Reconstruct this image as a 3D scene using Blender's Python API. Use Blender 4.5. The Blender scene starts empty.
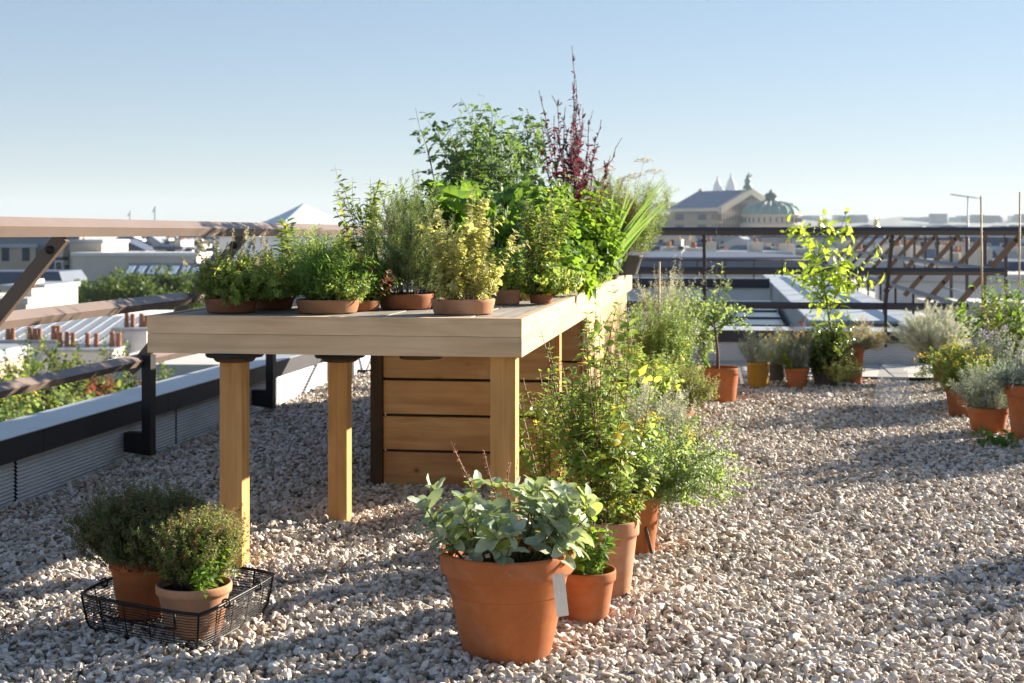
import bpy, bmesh, math, random
import numpy as np
from mathutils import Vector, Matrix

SC = bpy.context.scene
COL = SC.collection
R = math.radians
PI = math.pi

# ------------------------------------------------------------------ frame
# The roof is laid out square: +y runs along the terrace, +x to the right.
F = 1422.0                       # focal length of a 50 mm lens in pixels
HZ = 234.0                       # horizon row
EYE = 1.2                        # eye height above the gravel
TH = math.atan(210 / 1422)       # the camera is turned this much to the left
CT, ST = math.cos(TH), math.sin(TH)


def at(px, d, h=0.0):
    """a point at distance d in front of the camera, seen in column px, at height h"""
    X = (px - 512) * d / F
    return Vector((X * CT - d * ST, X * ST + d * CT, h))


def gr(px, py, h=0.0):
    return at(px, F * (EYE - h) / (py - HZ), h)


def hgt(py, d):
    return EYE - (py - HZ) * d / F


# ------------------------------------------------------------------ materials
def mat(name):
    m = bpy.data.materials.new(name)
    m.use_nodes = True
    nt = m.node_tree
    return m, nt, nt.nodes['Principled BSDF'], nt.nodes['Material Output']


def nd(nt, kind, **kw):
    n = nt.nodes.new(kind)
    for k, v in kw.items():
        if k in n.inputs:
            n.inputs[k].default_value = v
        else:
            setattr(n, k, v)
    return n


def ramp(nt, stops, fac=None, interp='LINEAR'):
    n = nt.nodes.new('ShaderNodeValToRGB')
    cr = n.color_ramp
    cr.interpolation = interp
    while len(cr.elements) < len(stops):
        cr.elements.new(0.5)
    for e, (p, c) in zip(cr.elements, stops):
        e.position = p
        e.color = (c[0], c[1], c[2], 1)
    if fac is not None:
        nt.links.new(fac, n.inputs[0])
    return n.outputs[0]


def mixc(nt, fac, a, b, mode='MIX'):
    n = nt.nodes.new('ShaderNodeMix')
    n.data_type = 'RGBA'
    n.blend_type = mode
    for sock, v in ((n.inputs[0], fac), (n.inputs[6], a), (n.inputs[7], b)):
        if hasattr(v, 'is_linked'):
            nt.links.new(v, sock)
        elif isinstance(v, (int, float)):
            sock.default_value = v
        else:
            sock.default_value = (v[0], v[1], v[2], 1)
    return n.outputs[2]


def coords(nt, scale=(1, 1, 1), kind='Object', loc=None):
    tc = nt.nodes.new('ShaderNodeTexCoord')
    mp = nt.nodes.new('ShaderNodeMapping')
    mp.inputs['Scale'].default_value = scale
    nt.links.new(tc.outputs[kind], mp.inputs['Vector'])
    if loc is not None:
        nt.links.new(loc, mp.inputs['Location'])
    return mp.outputs[0]


def noise(nt, vec, scale=5, detail=4, rough=.55, dist=0.0):
    n = nd(nt, 'ShaderNodeTexNoise', Scale=scale, Detail=detail, Roughness=rough, Distortion=dist)
    nt.links.new(vec, n.inputs['Vector'])
    return n.outputs[0]


def bump(nt, bsdf, hsock, strength=.3, dist=.01):
    b = nd(nt, 'ShaderNodeBump', Strength=strength, Distance=dist)
    nt.links.new(hsock, b.inputs['Height'])
    nt.links.new(b.outputs[0], bsdf.inputs['Normal'])


def plain(name, col, rough=.6, metal=0.0, var=.25, vs=6.0, bmp=0.0, spec=.4):
    """a paint, plaster, stone or metal with uneven tone"""
    m, nt, b, o = mat(name)
    v = coords(nt)
    n1 = noise(nt, v, vs, 5, .6)
    n2 = noise(nt, v, vs * .17, 3, .5)
    d = [c * (1 - var) for c in col]
    l = [min(1, c * (1 + var * .6)) for c in col]
    c1 = ramp(nt, [(.3, d), (.7, l)], n1)
    c2 = mixc(nt, .5, c1, ramp(nt, [(.35, d), (.65, l)], n2))
    nt.links.new(c2, b.inputs['Base Color'])
    b.inputs['Roughness'].default_value = rough
    b.inputs['Metallic'].default_value = metal
    b.inputs['Specular IOR Level'].default_value = spec
    if bmp:
        bump(nt, b, n1, bmp, .004)
    return m


def wood(name, dark, light, axis, grain=1.0, knots=True, rough=.6, grey=0.0):
    """planed board, grain along the given object axis; 'rnd' varies board to board"""
    m, nt, b, o = mat(name)
    at_ = nd(nt, 'ShaderNodeAttribute', attribute_name='rnd')
    off = nd(nt, 'ShaderNodeVectorMath', operation='SCALE')
    comb = nd(nt, 'ShaderNodeCombineXYZ', X=13.0, Y=7.0, Z=5.0)
    nt.links.new(comb.outputs[0], off.inputs[0])
    nt.links.new(at_.outputs['Fac'], off.inputs['Scale'])
    sc = [34 * grain] * 3
    sc[axis] = 1.6
    v = coords(nt, sc, loc=off.outputs[0])
    sk = [5.0] * 3
    sk[axis] = 1.5
    vk = coords(nt, sk, loc=off.outputs[0])
    g1 = noise(nt, v, 1.0, 6, .65, .6)
    g2 = noise(nt, vk, 1.6, 3, .5, 1.2)
    w = nd(nt, 'ShaderNodeTexWave', wave_type='RINGS', Scale=1.3, Distortion=5.0, Detail=2.0)
    w.inputs['Detail Scale'].default_value = 1.2
    nt.links.new(vk, w.inputs['Vector'])
    mid = [(a + c) / 2 for a, c in zip(dark, light)]
    c1 = ramp(nt, [(.36, [x * .82 for x in dark]), (.5, mid), (.63, light)], g1)
    c2 = ramp(nt, [(.0, [x * .80 for x in dark]), (.35, mid), (1, light)], w.outputs['Fac'])
    c = mixc(nt, .42, c1, c2)
    c = mixc(nt, .35, c, ramp(nt, [(.35, dark), (.65, light)], g2))
    # tone of the single board
    br = ramp(nt, [(0, (.78, .76, .74)), (1, (1.15, 1.12, 1.08))], at_.outputs['Fac'])
    c = mixc(nt, 1.0, c, br, 'MULTIPLY')
    if knots:
        ks = [4.6] * 3
        ks[axis] = 3.6
        vv = nd(nt, 'ShaderNodeTexVoronoi', Scale=1.25, Randomness=1.0)
        nt.links.new(coords(nt, ks, loc=off.outputs[0]), vv.inputs['Vector'])
        kf = ramp(nt, [(.03, (1, 1, 1)), (.07, (.35, .35, .35)), (.13, (0, 0, 0))], vv.outputs['Distance'])
        c = mixc(nt, kf, c, [x * .38 for x in dark])
    if grey:
        c = mixc(nt, grey, c, ramp(nt, [(.3, (.20, .19, .18)), (.7, (.42, .40, .37))], g1))
    nt.links.new(c, b.inputs['Base Color'])
    b.inputs['Roughness'].default_value = rough
    b.inputs['Specular IOR Level'].default_value = .25
    bump(nt, b, g1, .22, .002)
    return m


def terracotta(name, base, bloom=.2, moss=0.0):
    m, nt, b, o = mat(name)
    v = coords(nt)
    oi = nd(nt, 'ShaderNodeObjectInfo')
    va = nd(nt, 'ShaderNodeVectorMath', operation='ADD')
    nt.links.new(v, va.inputs[0])
    nt.links.new(oi.outputs['Random'], va.inputs[1])
    v = va.outputs[0]
    n1 = noise(nt, v, 9, 6, .62)
    n2 = noise(nt, v, 3.2, 5, .65, .8)
    n3 = noise(nt, v, 60, 3, .6)
    c = ramp(nt, [(.3, [x * .78 for x in base]), (.7, [min(1, x * 1.14) for x in base])], n1)
    blm = ramp(nt, [(.52 - bloom * .2, (0, 0, 0)), (.70, (bloom, bloom, bloom))], n2)
    c = mixc(nt, blm, c, (.62, .52, .43))
    if moss:
        c = mixc(nt, ramp(nt, [(.52, (0, 0, 0)), (.68, (moss, moss, moss))], noise(nt, v, 5, 4, .6)), c, (.13, .13, .06))
    c = mixc(nt, .25, c, ramp(nt, [(.35, [x * .7 for x in base]), (.65, base)], n3))
    nt.links.new(c, b.inputs['Base Color'])
    b.inputs['Roughness'].default_value = .82
    b.inputs['Specular IOR Level'].default_value = .2
    bump(nt, b, n3, .12, .002)
    return m


def leafm(name, c1, c2, trans=None, tf=.45, rough=.5, spec=.35, hot=None, hotp=.9):
    """leaf: tone by leaf ('rnd'), a share of light passing through"""
    m, nt, b, o = mat(name)
    a = nd(nt, 'ShaderNodeAttribute', attribute_name='rnd')
    stops = [(0.0, c1), (hotp - .05, c2)]
    if hot:
        stops += [(hotp, hot), (1.0, hot)]
    c = ramp(nt, stops, a.outputs['Fac'])
    nt.links.new(c, b.inputs['Base Color'])
    b.inputs['Roughness'].default_value = rough
    b.inputs['Specular IOR Level'].default_value = spec
    t = nd(nt, 'ShaderNodeBsdfTranslucent')
    tr = trans or [min(1, x * 2.4) for x in c2]
    if hot:
        tc = ramp(nt, [(0, [x * .75 for x in tr]), (hotp - .05, tr), (hotp, [min(1, x * 2.2) for x in hot]), (1, [min(1, x * 2.2) for x in hot])], a.outputs['Fac'])
    else:
        tc = ramp(nt, [(0, [x * .7 for x in tr]), (1, tr)], a.outputs['Fac'])
    nt.links.new(tc, t.inputs['Color'])
    mx = nd(nt, 'ShaderNodeMixShader')
    mx.inputs[0].default_value = tf
    nt.links.new(b.outputs[0], mx.inputs[1])
    nt.links.new(t.outputs[0], mx.inputs[2])
    nt.links.new(mx.outputs[0], o.inputs['Surface'])
    return m


M = {}
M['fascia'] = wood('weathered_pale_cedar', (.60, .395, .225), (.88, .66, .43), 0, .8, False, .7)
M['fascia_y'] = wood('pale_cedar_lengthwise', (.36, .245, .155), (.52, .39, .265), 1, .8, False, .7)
M['top'] = wood('grey_weathered_boards', (.16, .14, .12), (.32, .28, .24), 1, .8, False, .7, .55)
M['leg'] = wood('golden_larch_post', (.42, .20, .06), (.68, .40, .155), 2, .9, False, .55)
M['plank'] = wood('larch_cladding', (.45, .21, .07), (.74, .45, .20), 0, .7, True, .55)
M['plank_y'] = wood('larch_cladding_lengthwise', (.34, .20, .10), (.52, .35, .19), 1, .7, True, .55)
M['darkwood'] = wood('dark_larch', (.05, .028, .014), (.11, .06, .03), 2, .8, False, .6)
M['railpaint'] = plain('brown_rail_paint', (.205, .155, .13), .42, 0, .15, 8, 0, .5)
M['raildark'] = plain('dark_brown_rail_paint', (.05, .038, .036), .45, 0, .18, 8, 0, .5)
M['blackmetal'] = plain('black_metal', (.022, .021, .022), .45, .3, .25, 30)
M['wire'] = plain('black_coated_wire', (.012, .012, .013), .4, .4, .2, 60)
M['coping'] = plain('grey_zinc_coping', (.46, .49, .53), .42, .35, .14, 3)
M['dropface'] = plain('dark_grey_drip_face', (.045, .044, .05), .5, .2, .25, 4)
M['corr'] = plain('galvanised_corrugated_sheet', (.68, .69, .70), .5, .15, .15, 3)
M['plaster'] = plain('white_plaster', (.74, .72, .68), .85, 0, .12, 1.2, .1)
M['plaster2'] = plain('cream_plaster', (.60, .54, .45), .85, 0, .14, .5)
M['greywall'] = plain('grey_render', (.30, .31, .33), .85, 0, .16, .35)
M['stone'] = plain('cut_limestone', (.50, .44, .36), .85, 0, .18, .25)
M['tan'] = plain('tan_render', (.52, .42, .30), .85, 0, .12, .8)
M['concrete'] = plain('pale_concrete', (.52, .50, .47), .85, 0, .16, 1.6, .1)
M['paver'] = plain('pale_paving', (.47, .45, .42), .85, 0, .18, 1.1, .1)
M['zinc'] = plain('zinc_roof', (.36, .385, .42), .45, .3, .16, .8)
M['slate'] = plain('blue_slate', (.075, .095, .14), .5, 0, .25, .9)
M['darkroof'] = plain('dark_glazed_roof', (.018, .024, .042), .22, .0, .25, .6, 0, .6)
M['pot_clay'] = plain('orange_chimney_clay', (.40, .17, .085), .8, 0, .25, 2)
M['copper'] = plain('green_copper', (.17, .30, .26), .6, 0, .22, .08)
M['glass'] = plain('dark_window_glass', (.03, .04, .055), .12, 0, .3, .4, 0, .6)
M['tent'] = plain('white_tent_membrane', (.72, .76, .80), .6, 0, .05, .2)
M['skyl'] = plain('skylight_glass', (.45, .55, .66), .15, 0, .1, .4, 0, .7)
M['street'] = plain('street_ground', (.10, .10, .105), .9, 0, .25, .02)
M['hill'] = plain('wooded_town_hill', (.14, .16, .16), .95, 0, .45, .012)
M['terra'] = terracotta('clean_terracotta', (.40, .128, .042), .24, .35)
M['terra_b'] = terracotta('sunbleached_terracotta', (.46, .22, .115), .55, .2)
M['terra_d'] = terracotta('old_dark_terracotta', (.30, .115, .055), .25, .2)
M['terra_m'] = terracotta('mossy_terracotta', (.36, .17, .085), .35, .7)
M['yellowpot'] = plain('ochre_glazed_pot', (.50, .27, .035), .4, 0, .2, 8, 0, .5)
M['greypot'] = plain('grey_pot', (.10, .095, .09), .7, 0, .25, 8)
M['soil'] = plain('potting_soil', (.028, .019, .013), .95, 0, .6, 60, .8)
M['bamboo'] = plain('bamboo_cane', (.48, .36, .19), .55, 0, .2, 12)
M['tagmetal'] = plain('zinc_plant_label', (.52, .54, .56), .42, .55, .12, 30)
M['whitetag'] = plain('white_plastic_label', (.80, .80, .78), .5, 0, .04, 30)
M['chalk'] = plain('faint_white_pencil', (.86, .86, .86), .8, 0, .02, 30)
M['bark'] = plain('grey_brown_bark', (.13, .095, .065), .9, 0, .4, 30, .5)
M['pebble_bed'] = plain('gravel_bed', (.38, .345, .30), .95, 0, .55, 45, .8)

M['stem_g'] = plain('green_stem', (.14, .19, .05), .6, 0, .25, 40)
M['stem_r'] = plain('red_brown_stem', (.14, .055, .035), .6, 0, .25, 40)
M['stem_w'] = plain('woody_stem', (.16, .11, .07), .85, 0, .3, 40)
M['stem_p'] = plain('pale_straw_stem', (.38, .30, .17), .7, 0, .2, 40)
M['stem_m'] = plain('maroon_stem', (.10, .02, .028), .6, 0, .3, 40)
L = M
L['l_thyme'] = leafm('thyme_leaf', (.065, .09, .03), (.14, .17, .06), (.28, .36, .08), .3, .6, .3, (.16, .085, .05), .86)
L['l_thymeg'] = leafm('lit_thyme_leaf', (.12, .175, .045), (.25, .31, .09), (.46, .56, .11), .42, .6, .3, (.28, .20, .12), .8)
L['l_sage'] = leafm('grey_green_sage_leaf', (.22, .29, .18), (.50, .56, .43), (.46, .56, .2), .28, .72, .25, (.30, .36, .08), .9)
L['l_mint'] = leafm('mint_leaf', (.12, .20, .035), (.25, .345, .08), (.47, .62, .12), .45, .5, .35, (.42, .35, .05), .93)
L['l_basil'] = leafm('deep_green_leaf', (.045, .11, .02), (.10, .20, .035), (.30, .50, .06), .45, .45, .4)
L['l_lime'] = leafm('lime_green_leaf', (.07, .16, .02), (.20, .33, .04), (.36, .54, .05), .45, .6, .2)
L['l_citrus'] = leafm('bright_citrus_leaf', (.14, .26, .025), (.31, .43, .045), (.62, .78, .07), .52, .38, .45)
L['l_chard'] = leafm('broad_green_leaf', (.07, .16, .03), (.14, .26, .05), (.32, .52, .06), .42, .42, .4)
L['l_rose'] = leafm('rosemary_needle', (.12, .18, .075), (.27, .35, .16), (.36, .48, .12), .3, .6, .3)
L['l_tom'] = leafm('tomato_leaf', (.065, .125, .05), (.14, .22, .085), (.26, .40, .09), .38, .55, .3)
L['l_orach'] = leafm('dark_red_leaf', (.09, .014, .024), (.19, .028, .042), (.34, .04, .06), .38, .45, .4)
L['l_seed'] = leafm('plum_seed_head', (.16, .11, .12), (.28, .20, .21), (.26, .15, .16), .3, .7, .2)
L['l_majo'] = leafm('pale_yellow_leaf', (.30, .30, .10), (.46, .44, .18), (.80, .80, .24), .45, .6, .25)
L['l_silver'] = leafm('silver_leaf', (.40, .43, .34), (.62, .64, .54), (.70, .72, .52), .45, .75, .2)
L['l_lav'] = leafm('grey_blue_leaf', (.26, .32, .28), (.42, .47, .41), (.42, .48, .30), .3, .7, .2)
L['l_dark'] = leafm('glossy_dark_leaf', (.03, .07, .015), (.07, .13, .03), (.26, .38, .05), .35, .3, .5, (.22, .26, .04), .82)
L['l_olive'] = leafm('soft_green_leaf', (.11, .19, .06), (.23, .32, .12), (.46, .60, .14), .45, .5, .35)
L['l_straw'] = leafm('straw_leaf', (.32, .26, .14), (.48, .40, .24), (.62, .52, .30), .4, .7, .2)
L['l_rust'] = leafm('rusty_leaf', (.22, .08, .04), (.34, .15, .08), (.55, .26, .12), .4, .65, .2)
L['l_blade'] = leafm('long_green_blade', (.09, .18, .05), (.17, .28, .09), (.40, .60, .12), .4, .4, .4)
L['f_yel'] = leafm('yellow_flower', (.62, .42, .02), (.80, .60, .03), (.95, .72, .05), .35, .6, .2)
L['f_lil'] = leafm('lilac_flower', (.36, .26, .44), (.52, .42, .60), (.62, .5, .7), .35, .6, .2)
L['f_cream'] = leafm('cream_flower_spike', (.46, .42, .26), (.62, .58, .40), (.75, .70, .46), .4, .7, .2)
L['f_white'] = leafm('off_white_umbel', (.50, .42, .30), (.62, .55, .42), (.7, .62, .46), .35, .7, .2)
L['l_tree'] = leafm('street_tree_leaf', (.055, .095, .022), (.095, .145, .035), (.20, .28, .05), .3, .5, .3)
L['l_red'] = leafm('red_shrub_leaf', (.22, .05, .03), (.34, .09, .05), (.6, .14, .08), .35, .5, .3)

# ------------------------------------------------------------------ objects
def tag(o, label=None, cat=None, group=None, kind=None):
    for k, v in (('label', label), ('category', cat), ('group', group), ('kind', kind)):
        if v:
            o[k] = v
    return o


def thing(name, label, cat, loc=(0, 0, 0), rz=0.0, group=None):
    o = bpy.data.objects.new(name, None)
    o.empty_display_size = .05
    COL.objects.link(o)
    o.location = loc
    o.rotation_euler = (0, 0, rz)
    return tag(o, label, cat, group)


def link(name, me, mats, parent=None, loc=None, rot=None):
    o = bpy.data.objects.new(name, me)
    COL.objects.link(o)
    for m in (mats if isinstance(mats, (list, tuple)) else [mats]):
        me.materials.append(m)
    if parent:
        o.parent = parent
    if loc is not None:
        o.location = loc
    if rot is not None:
        o.rotation_euler = rot
    return o


class MB:
    """collects shapes into one mesh"""

    def __init__(s):
        s.v, s.f, s.r, s.mi, s.sm, s.n = [], [], [], [], [], 0

    def add(s, V, Fs, rnd=None, mi=0, smooth=False):
        V = [tuple(p) for p in V]
        s.v += V
        s.f += [tuple(i + s.n for i in f) for f in Fs]
        s.r += [random.random() if rnd is None else rnd] * len(V) if not isinstance(rnd, (list, np.ndarray)) else list(rnd)
        s.mi += [mi] * len(Fs)
        s.sm += [smooth] * len(Fs)
        s.n += len(V)
        return s

    def box(s, x0, x1, y0, y1, z0, z1, rnd=None, mi=0, bev=0.0):
        """axis aligned box, edges chamfered by bev"""
        if bev <= 0:
            V = [(x, y, z) for z in (z0, z1) for y in (y0, y1) for x in (x0, x1)]
            return s.add(V, [(0, 2, 3, 1), (4, 5, 7, 6), (0, 1, 5, 4), (2, 6, 7, 3), (0, 4, 6, 2), (1, 3, 7, 5)], rnd, mi)
        bm = bmesh.new()
        bmesh.ops.create_cube(bm, size=1)
        for v in bm.verts:
            v.co = ((x0 + x1) / 2 + v.co.x * (x1 - x0), (y0 + y1) / 2 + v.co.y * (y1 - y0), (z0 + z1) / 2 + v.co.z * (z1 - z0))
        bmesh.ops.bevel(bm, geom=bm.edges[:], offset=bev, segments=2, profile=.6, affect='EDGES')
        bm.verts.index_update()
        V = [v.co.copy() for v in bm.verts]
        Fs = [[v.index for v in f.verts] for f in bm.faces]
        bm.free()
        return s.add(V, Fs, rnd, mi)

    def bar(s, p, q, w, h, up=(0, 0, 1), rnd=None, mi=0):
        """rectangular bar from p to q; h along 'up', w across"""
        p, q = Vector(p), Vector(q)
        a = (q - p).normalized()
        u = Vector(up)
        u = (u - a * u.dot(a)).normalized()
        sd = a.cross(u)
        V = [e + sd * (i * w / 2) + u * (j * h / 2) for e in (p, q) for i, j in ((-1, -1), (1, -1), (1, 1), (-1, 1))]
        return s.add(V, [(3, 2, 1, 0), (4, 5, 6, 7), (0, 1, 5, 4), (1, 2, 6, 5), (2, 3, 7, 6), (3, 0, 4, 7)], rnd, mi)

    def prism(s, poly, axis_vec, rnd=None, mi=0):
        """polygon (3d points) swept by a vector"""
        a = Vector(axis_vec)
        n = len(poly)
        V = [Vector(p) for p in poly] + [Vector(p) + a for p in poly]
        Fs = [tuple(range(n - 1, -1, -1)), tuple(range(n, 2 * n))] + [(i, (i + 1) % n, n + (i + 1) % n, n + i) for i in range(n)]
        return s.add(V, Fs, rnd, mi)

    def tube(s, pts, r, sides=6, rnd=None, mi=0, closed=False):
        V, Fs = tube_np(np.array([tuple(p) for p in pts], float), r, sides, closed)
        return s.add(V, Fs, rnd, mi, True)

    def lathe(s, prof, seg=40, c=(0, 0, 0), rnd=None, mi=0, cap0=False, cap1=False):
        V, Fs = [], []
        n = len(prof)
        for i in range(seg):
            a = 2 * PI * i / seg
            for r, z in prof:
                V.append((c[0] + r * math.cos(a), c[1] + r * math.sin(a), c[2] + z))
        for i in range(seg):
            j = (i + 1) % seg
            for k in range(n - 1):
                Fs.append((i * n + k, j * n + k, j * n + k + 1, i * n + k + 1))
        if cap0:
            Fs.append(tuple(i * n for i in range(seg - 1, -1, -1)))
        if cap1:
            Fs.append(tuple(i * n + n - 1 for i in range(seg)))
        return s.add(V, Fs, rnd, mi, True)

    def build(s, name, mats, parent=None, loc=None, rot=None, autosmooth=True):
        me = bpy.data.meshes.new(name)
        me.from_pydata(s.v, [], s.f)
        me.polygons.foreach_set('material_index', s.mi)
        me.polygons.foreach_set('use_smooth', s.sm)
        a = me.attributes.new('rnd', 'FLOAT', 'POINT')
        a.data.foreach_set('value', np.array(s.r, np.float32))
        me.update()
        return link(name, me, mats, parent, loc, rot)


def tube_np(P, r, sides=5, closed=False):
    n = len(P)
    T = np.gradient(P, axis=0) if not closed else np.roll(P, -1, 0) - np.roll(P, 1, 0)
    T /= np.linalg.norm(T, axis=1)[:, None] + 1e-12
    ref = np.array((0.31, 0.2, .93)) if abs(T[0] @ np.array((0.31, 0.2, .93))) < .9 else np.array((1., 0, 0))
    U = np.empty_like(P)
    u = ref
    for i in range(n):
        u = u - T[i] * (u @ T[i])
        u = u / (np.linalg.norm(u) + 1e-12)
        U[i] = u
    Vv = np.cross(T, U)
    rr = np.full(n, r) if np.isscalar(r) else np.asarray(r)
    a = np.arange(sides) * 2 * PI / sides
    V = P[:, None] + rr[:, None, None] * (np.cos(a)[None, :, None] * U[:, None] + np.sin(a)[None, :, None] * Vv[:, None])
    V = V.reshape(-1, 3)
    Fs = []
    m = n if closed else n - 1
    for i in range(m):
        j = (i + 1) % n
        for k in range(sides):
            l = (k + 1) % sides
            Fs.append((i * sides + k, i * sides + l, j * sides + l, j * sides + k))
    if not closed:
        Fs.append(tuple(range(sides - 1, -1, -1)))
        Fs.append(tuple((n - 1) * sides + k for k in range(sides)))
    return V, Fs


# ------------------------------------------------------------------ plants
def tpl_grid(nt_, ns, wfun, ruff=0.0):
    V, Fs = [], []
    for i in range(nt_ + 1):
        t = i / nt_
        w = wfun(t)
        for j in range(ns):
            s_ = (j / (ns - 1) - .5)
            V.append((t, s_ * w, ruff * math.sin(t * 17 + j * 2.1) * abs(s_) * 2))
    for i in range(nt_):
        for j in range(ns - 1):
            a = i * ns + j
            Fs.append((a, a + 1, a + ns + 1, a + ns))
    return np.array(V), Fs


def tpl_many(items):
    """several leaflets: (t0, s0, angle, length, width) each an ovate leaf"""
    V0, F0 = TPL['ovate']
    V, Fs = [], []
    for t0, s0, a, l, w in items:
        n = len(V)
        ca, sa = math.cos(a), math.sin(a)
        for t, s_, z in V0:
            x, y = t * l, s_ * w
            V.append((t0 + x * ca - y * sa, s0 + x * sa + y * ca, 0))
        Fs += [tuple(i + n for i in f) for f in F0]
    return np.array(V), Fs


TPL = {
    'needle': (np.array([(0, 0, 0), (.45, .5, 0), (1, 0, 0), (.45, -.5, 0)], float), [(0, 2, 1), (0, 3, 2)]),
    'ovate': (np.array([(0, 0, 0), (.35, 0, 0), (.7, 0, 0), (1, 0, 0), (.22, .40, 0), (.6, .44, 0), (.22, -.40, 0), (.6, -.44, 0)], float),
              [(0, 1, 4), (1, 2, 5, 4), (2, 3, 5), (0, 6, 1), (1, 6, 7, 2), (2, 7, 3)]),
    'broad': tpl_grid(8, 5, lambda t: max(.10, (1 - abs(2 * t ** .85 - 1) ** 2.6) ** .5 if 0 < t < 1 else (.10 if t <= 0 else .22)), .03),
    'ruffle': tpl_grid(9, 7, lambda t: max(.08, math.sin(PI * min(1, t ** .85)) ** .7 if 0 < t < 1 else .08), .12),
    'blade': tpl_grid(9, 3, lambda t: (1 - t ** 2.2) * .96 + .04),
}
TPL['trifol'] = tpl_many([(.30, 0, 0, .70, .62), (.28, .02, .95, .55, .5), (.28, -.02, -.95, .55, .5)])
TPL['pinnate'] = tpl_many([(.66, 0, 0, .36, .34), (.55, .01, .8, .36, .28), (.55, -.01, -.8, .36, .28), (.30, .01, 1.0, .34, .26), (.30, -.01, -1.0, .34, .26)])


def unit(v):
    return v / (np.linalg.norm(v, axis=-1, keepdims=True) + 1e-12)


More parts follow.
